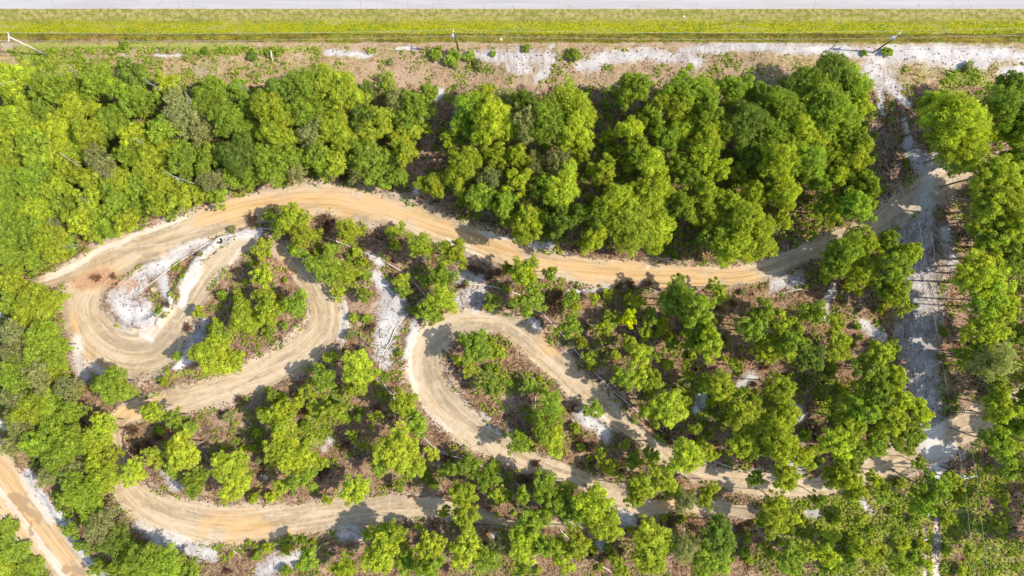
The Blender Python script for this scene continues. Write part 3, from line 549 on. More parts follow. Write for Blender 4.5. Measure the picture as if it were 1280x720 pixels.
# tall pines whose crowns hang beyond long bare trunks: crown x,y,r in photo pixels, tint, height
EXTRA = [(888,612,14,'L',8),(1045,598,19,'L',11),(1025,625,15,'G',10),(1095,600,15,'L',10),(845,612,12,'G',8),(970,628,15,'L',9),(1292,470,24,'L',14),(1296,535,26,'G',14),(1285,500,20,'G',13),(1300,235,26,'G',14),(1290,270,22,'L',13),(1040,668,15,'L',5),(1075,650,13,'L',5),(1010,690,15,'L',5),(1100,690,17,'L',5),(1120,665,13,'G',5),(1060,705,15,'G',5),(1372,485,26,'G',14),(1385,520,26,'G',14),(1375,555,24,'G',14),(1395,600,28,'G',14),(1400,650,26,'G',13),(1395,690,28,'G',14),(1365,240,26,'G',14),(1370,285,26,'G',14),(1250,655,14,'L',5),(1265,585,17,'G',6),(1255,625,12,'L',5),(990,650,14,'L',6),(960,690,15,'L',6),(1168,612,23,'G',15),(1150,630,18,'G',14),(1188,600,15,'L',9),(1300,600,24,'G',13),(1305,640,22,'D',12),(1325,690,24,'G',13),(1310,560,22,'G',13),(1300,300,26,'L',13),(1300,420,26,'G',13),(1300,500,22,'G',12),(1310,180,26,'G',12),
         (1170,700,0,'G',0)]
ROWSH = [(545,67,9,'G'),(567,72,11,'G'),(587,70,8,'G'),(616,67,5,'G'),(658,60,6,'G'),(717,68,10,'G'),(1080,66,5,'G'),(1109,64,8,'G'),(315,70,7,'D'),(336,66,5,'G'),(349,66,5,'G'),(256,63,5,'D'),(488,77,5,'O'),(598,80,8,'O'),(568,80,6,'O'),(216,25,0,'G'),(1211,83,8,'O'),(155,55,6,'G'),
         (312,273,9,'B'),(405,280,13,'B'),(398,292,9,'B'),(330,300,8,'B'),(596,338,10,'B'),(612,345,9,'B'),(625,340,8,'B'),(692,385,12,'B'),(700,370,9,'B'),(790,356,9,'B'),(810,356,8,'B'),(775,358,7,'B'),(118,347,7,'R'),(140,345,5,'R'),
         (170,565,9,'B'),(183,558,9,'B'),(195,548,8,'B'),(375,515,9,'B'),(470,510,9,'B'),(740,560,10,'B'),(725,550,8,'B'),(660,600,10,'B'),(670,580,7,'B'),(840,655,10,'B'),(870,660,8,'B'),(905,590,0,'B'),(405,590,9,'B'),(430,560,9,'B'),(770,400,8,'B'),(885,420,8,'B'),
         (900,385,7,'B'),(232,410,7,'B'),(300,500,7,'B'),(560,575,8,'B'),(640,555,0,'B'),(575,250,7,'B'),(427,222,7,'B'),(440,225,6,'B'),(415,222,5,'O'),(290,287,6,'O'),(210,380,5,'B'),(205,395,4,'O'),(230,345,4,'G'),(252,318,4,'O'),
         (1200,440,7,'B'),(1215,430,7,'B'),(1205,350,7,'B'),(990,470,6,'G'),(1120,360,5,'G'),(380,674,4,'G'),(483,290,4,'G'),(320,250,0,'G'),(311,678,4,'G'),(575,420,5,'G'),(435,320,5,'G'),(447,328,6,'G'),(453,345,5,'L'),(424,345,5,'L')]

trees = []      # crown x, y, r (photo px), tint, style, height
rr = random.Random(5)
for (ox, oy), txt in TILES.items():
    for tok in txt.split():
        a = tok.split(','); px, py, r, t = ox+float(a[0])/4, oy+float(a[1])/4, float(a[2])/4, a[3]
        small = r < 15.5
        if py < 340 and px < 555 and not (py > 232 and px > 320): z = 'upper-left woodland'; h = 5.0+0.12*r; st = 'broad'
        elif py < 345 and 515 < px < 1110: z = 'upper-middle woodland'; h = 8.0+0.14*r; st = 'broad'
        elif px > 1140 and py < 200: z = 'upper-right woodland corner'; h = 12+0.1*r; st = 'broad'
        elif px > 1180 and py < 560: z = 'right-hand pine woodland'; h = 11.5+0.1*r; px += 10 if py < 330 else -14; st = 'pine'
        elif px < 150 and py > 340: z = 'left-hand woodland'; h = 5.0+0.12*r; st = 'broad'
        elif px < 260 and py > 640: z = 'left-hand woodland'; h = 5.0+0.12*r; st = 'broad'
        elif 210 < px < 395 and 300 < py < 480: z = 'first hairpin island'; h = 4.5+0.13*r; st = 'broad'
        elif px < 640 and py < 400: z = 'scrub between the two hairpins'; h = 3.6+0.14*r; st = 'broad'
        elif px < 640 and py > 640: z = 'lower-middle woodland'; h = 6.5+0.14*r; st = 'pine' if rr.random() < 0.6 else 'broad'
        elif px < 560: z = 'lower-left pine stand'; h = 4.6+0.16*r; st = 'pine' if rr.random() < 0.55 else 'broad'
        elif px < 745 and 390 < py < 600 and (px-640)*0.9 < (py-400)*0.6+60: z = 'second hairpin island'; h = 4.6+0.14*r; st = 'broad' if rr.random() < 0.5 else 'pine'
        elif py > 600: z = 'lower-middle woodland'; h = 7.0+0.16*r; st = 'pine'
        elif px < 850: z = 'central pine stand'; h = 5.5+0.16*r; st = 'pine' if r > 14 else 'broad'
        else: z = 'right-centre pine stand'; h = 8.0+0.18*r; st = 'pine'
        if px < 62 and py > 648 and px < 62-(720-py)*0.85: st = 'bush'; h = 1.3
        if small and st != 'bush': h *= 0.62
        if t == 'Y': st = 'broad'; h = 5.5
        trees.append(dict(px=px, py=py, r=r, t=t, z=z, h=h*rr.uniform(0.82, 1.2), st=st))
for px, py, r, t, h in EXTRA:
    if r: trees.append(dict(px=px, py=py, r=r, t=t, z='lower-right clearing' if py > 540 else 'right-hand pine woodland', h=h, st='pine'))
for px, py, r, t in ROWSH:
    if r:
        z = 'roadside strip' if py < 120 else 'scrub beside the track'
        trees.append(dict(px=px, py=py, r=r, t=t, z=z, h=(0.85 if py < 120 else 1.1)*r*K*1.35, st='bush'))

def in_any(px, py, strokes, lim):
    a = np.array([float(px)]); b = np.array([float(py)]); return max(float(dist_stroke(a, b, st)[0]) for st in strokes) > lim
r2 = random.Random(41); added = 0
while added < 222:
    px, py = r2.uniform(150, 1215), r2.uniform(300, 715); lower = r2.random()
    if 80 < px < 250 and 290 < py < 425: continue
    if px > 1100 and (py < 600 and px > 1190): continue
    if py < 345 and px > 600: continue
    if in_any(px, py, [smooth_line(t_, 3) for t_ in TRACKS], -0.35) or in_any(px, py, TWO+SAND, 0.05): continue
    if any(math.hypot(t['px']-px, t['py']-py) < t['r']*0.75+2 for t in trees): continue
    clearing = px > 960 and py > 600
    r = r2.uniform(3.5, 8.5)*(1.25 if clearing else 1); c_ = r2.choice('LLLG' if clearing else 'LLGGOB')
    trees.append(dict(px=px, py=py, r=r, t=c_, z='lower-right clearing' if clearing else 'open litter ground' if py < 620 else 'lower scrub', h=r*K*1.7, st='bush')); added += 1
# ---- labels: landmark first, otherwise woodland, row and order
MARKS = [(12,44,'standing nearest the leaning white-armed utility pole'),(300,300,'leaning over the sandy loop below the tyre'),(590,100,'at the right mouth of the narrow sandy path'),(540,115,'at the left mouth of the narrow sandy path'),
 (135,485,'alone where the two dirt lanes squeeze together'),(247,390,'tiny, on the inner lip of the first hairpin'),(224,445,'tiny, on the white sand inside the first hairpin'),(265,442,'at the lower tip of the first hairpin island'),
 (360,395,'on the right edge of the first hairpin island'),(448,458,'below the white sand patch, round-topped'),(480,468,'small, beside the bend of the hose'),(595,435,'at the upper tip of the second hairpin island'),
 (550,372,'beside the hose bend above the second hairpin'),(615,377,'small, above the top of the second hairpin'),(663,375,'where the hose crosses a pale patch'),(435,290,'just under the orange stretch of track'),(493,288,'small, on the inner edge of the orange track'),
 (567,315,'on the inner edge of the track left of the dead brush'),(525,305,'between the orange track and the brown scrub'),(820,278,'broadest crown overhanging the upper track'),(928,300,'overhanging the upper track at its right end'),
 (1195,145,'wide and spiky, right of the wire corridor'),(1100,325,'alone between upper track and white sand corridor'),(1010,445,'darkest, in the middle of its stand'),(856,625,'round-topped, on the island in the lower track'),
 (883,625,'small, right of the round-topped island tree'),(1165,612,'with a long bare trunk beside the sandy two-track'),(687,340,'small and round on the lower lip of upper track'),(700,155,'alone left of the brown shaded clearing'),
 (795,108,'right of the brown shaded clearing by the road strip'),(1042,90,'at the top right corner by the white sand'),(285,620,'overhanging the lower-left bend of the track'),(360,572,'tallest, in the middle of the lower-left stand'),
 (440,612,'overhanging the lower track from above'),(640,500,'low, in the middle of the second hairpin'),(813,497,'beside the upper hose in the shade of pines')]
import collections
for t in trees: t['mark'] = None
cand = [t for t in trees if t['st'] != 'bush']
for mx, my, ph in MARKS:
    b = min((t for t in cand if t['mark'] is None), key=lambda t: math.hypot(t['px']-mx, t['py']-my))
    if math.hypot(b['px']-mx, b['py']-my) < 25: b['mark'] = ph
ORD = ['first','second','third','fourth','fifth','sixth','seventh','eighth','ninth','tenth','eleventh','twelfth','thirteenth','fourteenth','fifteenth','sixteenth','seventeenth','eighteenth','nineteenth','twentieth']
ORD += ['twenty-'+o for o in ORD[:9]]+['thirtieth']+['thirty-'+o for o in ORD[:9]]+['fortieth']
def size_word(t):
    r = t['r']
    if t['st'] == 'bush': return 'tiny' if r < 5 else 'low' if r < 8 else 'spreading'
    return 'tiny' if r < 11 else 'small' if r < 16 else 'medium' if r < 22 else 'broad' if r < 27 else 'very broad'
def kind_word(t): return 'shrub' if t['st'] == 'bush' else 'sapling' if t['r'] < 14 else 'pine' if t['st'] == 'pine' else 'tree'
ANCH = [(57,68,'the pale leaning pole'),(574,66,'the greenish pole'),(1091,66,'the corner pole on white sand'),(1175,582,'the lower-right pole'),(341,75,'the white roadside post'),(276,300,'the tyre'),(193,362,'the cut stump'),
 (45,355,'the upper track\'s left end'),(140,318,'the upper track\'s first straight'),(255,275,'the pinch of the upper track'),(400,235,'the crest of the orange track'),(547,135,'the sandy footpath'),(528,225,'the foot of the sandy footpath'),(600,300,'the dead brush by the orange track'),
 (670,322,'the sandy notch in the upper track'),(780,342,'the lowest sag of the upper track'),(890,345,'the upper track before its shaded end'),(745,130,'the brown shaded clearing'),(1120,120,'the white sandy gap near the road'),(1140,230,'the shaded crossing under the wires'),
 (1040,300,'the sunlit neck of the upper track'),(1155,310,'the grey sand corridor'),(1155,420,'the middle of the white sand corridor'),(1160,540,'the foot of the white sand corridor'),(1250,515,'the lane leaving at the right'),(475,395,'the big white sand patch'),
 (590,372,'the grey sand above the second hairpin'),(787,398,'the yellow sapling'),(595,402,'the top of the second hairpin'),(525,460,'the left bend of the second hairpin'),(690,450,'the right arm of the second hairpin'),(660,575,'the lower arm of the second hairpin'),
 (412,385,'the right bend of the first hairpin'),(310,478,'the lane leaving the first hairpin'),(152,535,'the short brown log'),(150,600,'the lower track\'s left tip'),(260,650,'the orange flat of the lower track'),(400,650,'the shaded stretch of the lower track'),
 (550,632,'the end of the lower track'),(35,640,'the puddle on the dirt road'),(90,710,'the second puddle at the bottom edge'),(10,570,'the dirt road\'s left exit'),(3,396,'the white sand spot at the left edge'),(100,450,'the white rim of the first hairpin'),
 (230,690,'the rust-brown fallen trunk'),(135,643,'the bleached trunk by the lower track'),(875,500,'the white sand spot among pines'),(938,473,'the pinkish sand spot among pines'),(890,535,'the slanting grey log'),(780,500,'the straight run of the hose'),
 (735,530,'the white sand beside the hose'),(830,622,'the orange patch of the lower track'),(930,602,'the sunlit hollow of the lower track'),(1000,585,'the pale log by white sand'),(1110,572,'the fan-shaped lane mouth'),(1165,680,'the sandy two-track'),(1085,400,'the bare tan patch'),
 (500,520,'the lower loop of the hose'),(590,577,'the hose under the pines'),(735,692,'the short hose at the bottom edge'),(405,585,'the burnt-brown litter patch'),(970,365,'the pale log on litter'),(345,705,'the grey sand at the bottom edge'),(700,365,'the dark brush pile'),(600,490,'the inside of the second hairpin'),
 (20,103,'the leftmost bare trunk'),(92,88,'the bare trunk by the dark gap'),(190,105,'the bare trunk above olive crowns'),(236,122,'the forked bare trunk'),(306,110,'the bare trunk nearest the roadside'),(88,200,'the long pale trunk'),(133,217,'the short mid-wood bare trunk'),(224,222,'the longest bare trunk'),(81,308,'the lowest bare trunk'),
 (400,165,'the middle of the wood left of the footpath'),(290,170,'the heart of the upper-left wood'),(30,250,'the wood\'s left margin'),(860,180,'the heart of the upper-middle wood'),(1000,200,'the darker right half of that wood'),(690,220,'the dim hollow of the upper-middle wood'),(1240,160,'the dark right corner wood'),
 (1202,250,'the topmost leaning trunk'),(1200,338,'the lowest leaning trunk'),(1240,430,'the right-hand pines\' middle'),(60,480,'the left wood\'s middle'),(360,560,'the tallest lower-left pine'),(1010,445,'the darkest central pine'),(850,440,'the centre of the pine stand'),(1080,500,'the pines beside the white sand'),(640,680,'the lower-middle wood'),(850,690,'the dark pines at the bottom edge'),(1000,690,'the green clearing')]
def way(dx, dy):
    a = math.degrees(math.atan2(-dy, dx)) % 360
    return ['right of', 'above right of', 'above', 'above left of', 'left of', 'below left of', 'below', 'below right of'][int((a+22.5)//45) % 8]
used = set()
def size_word2(t):
    r = t['r']; return 'slight' if r < 13 else 'compact' if r < 18 else 'full' if r < 23 else 'spreading'
for t in trees: t['key'] = (TNAME[t['t']], kind_word(t))
for t in sorted(trees, key=lambda t: (t['mark'] is None, -t['r'])):
    w = f"{size_word(t)} {TNAME[t['t']]} {kind_word(t)}"
    if t['mark']: t['label'] = f"{w} {t['mark']}"; used.add(t['label']); continue
    near = sorted(ANCH, key=lambda a: math.hypot(a[0]-t['px'], a[1]-t['py']))
    opts = []
    for a in near[:4]:
        d = math.hypot(a[0]-t['px'], a[1]-t['py']); wy = way(t['px']-a[0], t['py']-a[1])
        adv = 'right beside, ' if d < 14 else ''
        opts.append(f"{w} {adv}{wy} {a[2]}")
    # neighbours of another look tell it apart further
    nb = sorted((o for o in trees if o is not t), key=lambda o: math.hypot(o['px']-t['px'], o['py']-t['py']))[:7]
    for a in near[:3]:
        wy = way(t['px']-a[0], t['py']-a[1])
        for o in nb:
            if o['t'] != t['t'] or size_word(o) != size_word(t):
                opts.append(f"{w} {wy} {a[2]}, {way(t['px']-o['px'], t['py']-o['py'])} a {size_word(o)} {TNAME[o['t']]} one")
    for o_ in opts:
        if o_ not in used and len(o_.split()) <= 16: break
    t['label'] = o_; used.add(o_)
print('DUP LABELS', len(trees)-len(set(t['label'] for t in trees)), max(len(t['label'].split()) for t in trees))

for i, t in enumerate(trees):
    R = t['r']*K; h = t['h']; st = t['st']
    if st == 'bush': key = 'dead' if t['t'] in 'BR' else 'bushs'
    elif t['t'] == 'O' or (st == 'broad' and R > 2.3 and rr.random() < 0.17): key = 'broado'
    else: key = st+('l' if R > 3.4 else 'm' if R > 2.3 else 's')
    vs = VAR[key]; crown, trunk, T = vs[rr.randrange(len(vs))]
    # the crown's middle is what stands at that place in the photograph
    zc = h*(0.8 if st != 'bush' else 0.6); x, y = PX(t['px'], t['py'], zc)
    R *= (CAM_H-zc)/CAM_H*(0.90 if t['z'] in ('upper-left woodland', 'left-hand woodland') else 1.05 if t['z'] == 'right-hand pine woodland' else 0.92)
    zg = float(hgt(np.array(x), np.array(y)))
    k = kind_word(t)
    root = empty({'tree': 'broadleaf_tree', 'pine': 'pine_tree', 'sapling': 'sapling', 'shrub': 'shrub'}[k], (x, y, zg-0.03), rr.uniform(0, 6.28), (R*rr.uniform(.86, 1.12), R*rr.uniform(.86, 1.12), h/T))
    cat = {'tree': 'tree', 'pine': 'pine tree', 'sapling': 'sapling', 'shrub': 'shrub'}[k]
    tag(root, t['label'], cat, f"{k}s of the {t['z']}")
    tk = link('trunk' if k != 'shrub' else 'stem', trunk, root); cr = link('crown' if k != 'shrub' else 'foliage', crown, root)
    c = TINT[t['t']]; j = [rr.uniform(0.86, 1.14), 1.0]; j[1] = j[0]*rr.uniform(0.95, 1.06)
    cr.color = (c[0]*j[0], c[1]*(j[0]+j[1])/2, c[2]*j[1], 1)
print('TREES', len(trees), collections.Counter(kind_word(t) for t in trees))

# ------------------------------------------------------------------ uncountable cover
def in_poly(x, y, poly):
    ins = np.zeros(x.shape, bool); n = len(poly)
    for i in range(n):
        x1, y1 = poly[i]; x2, y2 = poly[(i+1) % n]
        c = ((y1 > y) != (y2 > y)) & (x < (x2-x1)*(y-y1)/(y2-y1+1e-9)+x1); ins ^= c
    return ins
WOODS = [[(-5,88),(300,110),(545,118),(535,170),(505,232),(420,222),(320,230),(225,258),(130,305),(50,342),(-5,372)], [(575,135),(700,110),(1085,90),(1100,255),(1050,285),(960,325),(850,318),(700,305),(600,268),(545,235)],
         [(-5,355),(55,372),(78,430),(100,500),(115,540),(130,640),(240,715),(250,740),(140,740),(70,620),(30,560),(-5,520)], [(1150,118),(1300,110),(1300,555),(1240,530),(1215,450),(1210,250),(1160,185)], [(-40,640),(0,640),(60,740),(-40,740)]]
XR = (-94, 94); YR = (-54, 54)
def scatter(n, rg):
    return rg.uniform(*XR, n), rg.uniform(*YR, n)
def zone_at(x, y):
    """nearest-vertex lookup of the ground cover fields"""
    i = np.clip(np.searchsorted(gx, x), 0, NX-1); j = np.clip(np.searchsorted(gy, y), 0, NY-1); return j, i
rg = np.random.default_rng(99)
def blades(x, y, ln, wd, lean, rg, tint, name, mat, z0=-0.02):
    """upright leaning triangles rooted on the ground"""
    n = len(x); z = hgt(x, y)+z0; a = rg.uniform(0, 2*np.pi, n); w = wd*rg.uniform(0.6, 1.4, n); l = ln*rg.uniform(0.5, 1.3, n)
    la = rg.uniform(0, 2*np.pi, n); le = lean*rg.uniform(0.3, 1.2, n)
    b = np.stack([x, y, z], 1); dx = np.stack([np.cos(a)*w/2, np.sin(a)*w/2, np.zeros(n)], 1)
    tip = b+np.stack([np.cos(la)*l*np.sin(le), np.sin(la)*l*np.sin(le), l*np.cos(le)], 1)
    v = np.stack([b-dx, b+dx, tip], 1).reshape(-1, 3)
    me = np_mesh(name, v, np.arange(3*n).reshape(-1, 3), mat, False, {'tint': np.repeat(tint, 3)})
    return tag(link(name, me), kind='stuff')
def flats(x, y, size, rg, tint, name, mat, up=0.04, tilt=0.5, aspect=1.6, zz=None):
    n = len(x); z = hgt(x, y)+up if zz is None else zz
    nr = np.stack([rg.normal(0, tilt, n), rg.normal(0, tilt, n), np.ones(n)], 1)
    v, f = leaf_quads(np.stack([x, y, z], 1), nr, size*rg.uniform(0.5, 1.5, n), rg, aspect)
    me = np_mesh(name, v, f, mat, False, {'tint': np.repeat(tint, 4)}); return tag(link(name, me), kind='stuff')
M_litter = mat_blade('dead_leaves', [(0.0, (0.07, 0.035, 0.022)), (0.35, (0.15, 0.08, 0.045)), (0.75, (0.27, 0.16, 0.095)), (1.0, (0.40, 0.27, 0.17))], 0.1)
M_twigs = mat_blade('twig_bark', [(0.0, (0.07, 0.04, 0.03)), (0.5, (0.24, 0.17, 0.13)), (1.0, (0.50, 0.42, 0.34))], 0.0)
M_dry = mat_blade('dry_grass', [(0.0, (0.24, 0.15, 0.08)), (0.5, (0.42, 0.30, 0.17)), (0.78, (0.50, 0.40, 0.17)), (1.0, (0.30, 0.31, 0.06))])
M_grass = mat_blade('verge_grass', [(0.0, (0.10, 0.16, 0.010)), (0.38, (0.25, 0.265, 0.018)), (0.62, (0.37, 0.34, 0.05)), (1.0, (0.42, 0.33, 0.16))], 0.3)
M_weed = mat_blade('weeds', [(0.0, (0.13, 0.21, 0.02)), (0.5, (0.26, 0.36, 0.025)), (0.85, (0.38, 0.43, 0.04)), (1.0, (0.42, 0.34, 0.16))], 0.35)

x, y = scatter(260000, rg); j, i = zone_at(x, y)
cl_ = fbm(x, y, 2.5, 61); keep = (Z['track'][j, i] < 0.02+0.1*rg.normal(size=len(x))) & (Z['Y'][j, i] > 58) & (rg.random(len(x)) < np.where((Z['sand'][j, i] > -0.2) | (Z['row'][j, i] > 0), 0.05, np.clip((cl_-0.33)*4, 0.08, 1)*np.where(Z['row'][j, i] > 0, 0.35, 1)))
x, y = x[keep], y[keep]
flats(x, y, 0.22, rg, np.clip(fbm(x, y, 1.2, 71)*1.5-0.28+rg.normal(0, 0.13, len(x)), 0, 1), 'leaf_litter', M_litter, 0.03, 0.6, 2.2)
x, y = scatter(330000, rg); j, i = zone_at(x, y)
pr = np.clip(Z['row'][j, i], 0, 1)*np.clip((fbm(x, y, 1.6, 81)-0.34)*4.5, 0.08, 1)*np.where(Z['sand'][j, i] > 0.05, 0.12, 1)
keep = (rg.random(len(x)) < pr); x, y = x[keep], y[keep]
blades(x, y, 0.55, 0.13, 1.15, rg, np.clip(fbm(x, y, 5, 91)*1.7-0.25+np.where(x < -35, 0.22, 0)+rg.normal(0, .2, len(x)), 0, 1), 'dry_grass', M_dry)
x, y = scatter(900000, rg); j, i = zone_at(x, y); Yp = Z['Y'][j, i]
keep = (Yp > 11.3) & (Yp < 52+7*(fbm(x, y, 1.5, 96)-0.5)) & (rg.random(len(x)) < np.where(Yp > 24, 0.9, 0.45)); x, y, Yp = x[keep], y[keep], Yp[keep]
tt = np.clip(np.where(Yp > 27+6*(fbm(x, y, 6, 98)-0.5), 0.30, np.where(x < -30, 0.48, 0.74))+(fbm(x, y*2.5, 4.5, 93, 4)-0.5)*2.0+rg.normal(0, .16, len(x)), 0, 1)
tt = np.where(Yp > 42, np.clip(0.35+(fbm(x, y, 1.6, 94)-0.5)*2.4, 0, 1), tt)
blades(x, y, np.where(Yp > 40, 0.45, np.where(Yp > 25, 0.28, 0.20)), 0.08, 0.9, rg, tt, 'verge_grass', M_grass)
x, y = scatter(420000, rg); j, i = zone_at(x, y)
gm = Z['green'][j, i]; patch = fbm(x, y, 2.0, 95)
pr = np.where(gm > -0.1, np.clip((patch-0.30)*4, 0.05, 1), np.clip((patch-0.53)*5, 0, 0.6))
keep = (rg.random(len(x)) < pr) & (Z['track'][j, i] < 0.08) & (Z['two'][j, i] < 0) & (Z['Y'][j, i] > 58) & (Z['sand'][j, i] < 0.1)
x, y = x[keep], y[keep]
flats(x, y, 0.26, rg, np.clip(fbm(x, y, 1.3, 97)*1.4-0.2+rg.normal(0, .18, len(x)), 0, 1), 'ground_weeds', M_weed, 0, 0.7, 1.7, hgt(x, y)+rg.uniform(0.03, 0.45, len(x)))
# undergrowth below the woods, leaf tint lowered to paint shade between crowns
xs = []; ys = []; zs = []
cx, cy = scatter(60000, rg); px_, py_ = cx/K+640, 360-cy/K
m = np.zeros(len(cx), bool)
for p in WOODS: m |= in_poly(px_, py_, p)
j, i = zone_at(cx, cy); m &= (Z['track'][j, i] < -0.35) & (rg.random(len(cx)) < 0.36)
cx, cy = cx[m], cy[m]; ch = rg.uniform(0.3, 1.7, len(cx)); cr_ = rg.uniform(0.25, 0.6, len(cx))
n = 11; d = unit(len(cx)*n, rg).reshape(-1, n, 3)
pp = np.stack([cx, cy, hgt(cx, cy)+ch], 1)[:, None, :]+d*cr_[:, None, None]; pp = pp.reshape(-1, 3)
v, f = leaf_quads(pp, d.reshape(-1, 3)*0.6+unit(len(pp), rg)*0.5+np.array((0, 0, 0.7)), 0.27*rg.uniform(0.7, 1.4, len(pp)), rg, 1.5)
tt = np.clip(np.repeat(rg.normal(0.22, 0.2, len(cx)), n)+rg.normal(0, .12, len(pp)), 0, 0.86)
tag(link('undergrowth', np_mesh('undergrowth', v, f, M_weed, False, {'tint': np.repeat(tt, 4)})), kind='stuff')
# fallen twigs
x, y = scatter(30000, rg); j, i = zone_at(x, y)
keep = (Z['track'][j, i] < -0.3) & (Z['Y'][j, i] > 105) & (fbm(x, y, 4, 66) > 0.46); x, y = x[keep], y[keep]; n = len(x)
a = rg.uniform(0, np.pi, n); L = rg.uniform(0.4, 1.6, n)*np.where(rg.random(n) < 0.06, 2.4, 1); w = rg.uniform(0.02, 0.045, n); z = hgt(x, y)+0.07
dx, dy = np.cos(a)*L/2, np.sin(a)*L/2; ex, ey = -np.sin(a)*w, np.cos(a)*w
z1 = z+rg.uniform(-.03, .35, n); z2 = z+rg.uniform(-.03, .12, n)
v = np.stack([np.stack([x-dx-ex, y-dy-ey, z1], 1), np.stack([x-dx+ex, y-dy+ey, z1], 1), np.stack([x-dx, y-dy, z1+w*1.5], 1),
              np.stack([x+dx-ex, y+dy-ey, z2], 1), np.stack([x+dx+ex, y+dy+ey, z2], 1), np.stack([x+dx, y+dy, z2+w*1.5], 1)], 1).reshape(-1, 3)
b = (np.arange(n)*6)[:, None]; f = np.concatenate([b+[0, 3, 5, 2], b+[2, 5, 4, 1], b+[1, 4, 3, 0]], 0)
tag(link('fallen_twigs', np_mesh('fallen_twigs', v, f, M_twigs, False, {'tint': np.repeat(rg.uniform(0.1, 1, n), 6)})), kind='stuff')

# ------------------------------------------------------------------ poles and wires
def gz(x, y): return float(hgt(np.array(x), np.array(y)))
def pole(px, py, h, shaftm, label, lean, arm_rz, transformer=False, arms=1, armlen=2.2):
    x, y = PX(px, py); z = gz(x, y); r = empty('utility_pole', (x, y, z)); tag(r, label, 'utility pole', 'utility poles carrying the wires')
    tx, ty = lean; at = lambda f: Vector((tx*f, ty*f, h*f))
    link('shaft', Tubes().tube([at(0)-Vector((0, 0, .3)), at(0.5), at(1)], [0.14, 0.12, 0.09], 12).mesh('shaft', shaftm), r)
    ca, sa = math.cos(arm_rz), math.sin(arm_rz); R3 = Matrix.Rotation(arm_rz, 3, 'Z')
    tips = []
    for k in range(arms):
        c = at(0.955-0.1*k)+Vector((-sa*0.16, ca*0.16, 0))
        arm = link('crossarm', Tubes().box(c, armlen, 0.12, 0.14, R3).mesh('crossarm', M_polew, False), r)
        for u in (-0.46, 0.0, 0.46):
            p = c+Vector((ca*u*armlen, sa*u*armlen, 0.07))
            ins = Tubes().tube([p, p+Vector((0, 0, .05)), p+Vector((0, 0, .07)), p+Vector((0, 0, .13)), p+Vector((0, 0, .16)), p+Vector((0, 0, .24))], [.03, .03, .075, .06, .08, .035], 10)
            link('insulator', ins.mesh('insulator', M_ceram), arm)
            if k == 0: tips.append(Vector((x, y, z))+p+Vector((0, 0, .22)))
    if transformer:
        c = at(0.80)+Vector((-0.36, 0.08, 0))
        tf = link('transformer', Tubes().tube([c-Vector((0, 0, .45)), c-Vector((0, 0, .42)), c+Vector((0, 0, .40)), c+Vector((0, 0, .47)), c+Vector((0, 0, .5))], [.20, .25, .25, .22, .08], 16).mesh('transformer', M_metal), r)
        for dx in (-.1, .1):
            q = c+Vector((dx, 0, .47)); link('bushing', Tubes().tube([q, q+Vector((0, 0, .1)), q+Vector((0, 0, .22))], [.04, .05, .02], 8).mesh('bushing', M_ceram), tf)
    return tips
P1 = pole(57.5, 68.5, 8.7, M_polew, 'pale weathered utility pole with white crossarm, leaning out at the far left', (-0.35, 0.1), math.pi/2+0.1, arms=1, armlen=1.5)
P2 = pole(574, 66, 9.2, M_poled, 'dark greenish utility pole with white transformer beside the roadside bushes', (-0.1, 0.1), math.pi/2, True, armlen=1.1)
P3 = pole(1091, 66, 7.9, M_poled, 'dark utility pole on the white sand where the wires turn a corner', (0.1, 0.15), 0.75, True, arms=1, armlen=1.9)
P4 = pole(1175, 582, 7.9, M_poled, 'dark utility pole with pale hardware beside the lower-right dirt track', (0.1, -0.1), 0.25, True, armlen=2.3)
off1 = [Vector((-190, 48.0+dy, 8.4)) for dy in (-.5, 0, .5)]; off2 = [Vector((190, 45.0+dy, 8.4)) for dy in (-.5, 0, .5)]
def wire(a, b, sag, label, group):
    pts = [a.lerp(b, i/28)-Vector((0, 0, sag*4*(i/28)*(1-i/28))) for i in range(29)]
    me = Tubes().tube(pts, 0.016, 5).mesh('power_wire', M_wire); o = link('power_wire', me); tag(o, label, 'wire', group)
G1 = 'overhead wires along the road'; G2 = 'overhead wires down the sandy corridor'
for k, nm in ((0, 'lower'), (2, 'upper')):
    wire(off1[k], P1[k], 0.8, f'{nm} overhead wire leaving the pale left pole toward the left edge', G1)
    wire(P1[k], P2[k], 1.0, f'{nm} overhead wire between pale left pole and greenish middle pole', G1)
    wire(P2[k], P3[k], 1.0, f'{nm} overhead wire between greenish middle pole and corner pole on white sand', G1)
    wire(P3[k], off2[k], 0.8, f'{nm} overhead wire leaving the corner pole toward the right edge', G1)
wire(P3[0], P4[0], 1.3, 'left one of the twin wires spanning the sandy corridor at the right', G2)
wire(P3[2], P4[2], 1.3, 'right one of the twin wires spanning the sandy corridor at the right', G2)
P5 = [Vector((p.x+8, p.y-60, p.z)) for p in P4]
wire(P4[0], P5[0], 0.8, 'left wire leaving the lower-right pole toward the bottom edge', G2)
wire(P4[2], P5[2], 0.8, 'right wire leaving the lower-right pole toward the bottom edge', G2)

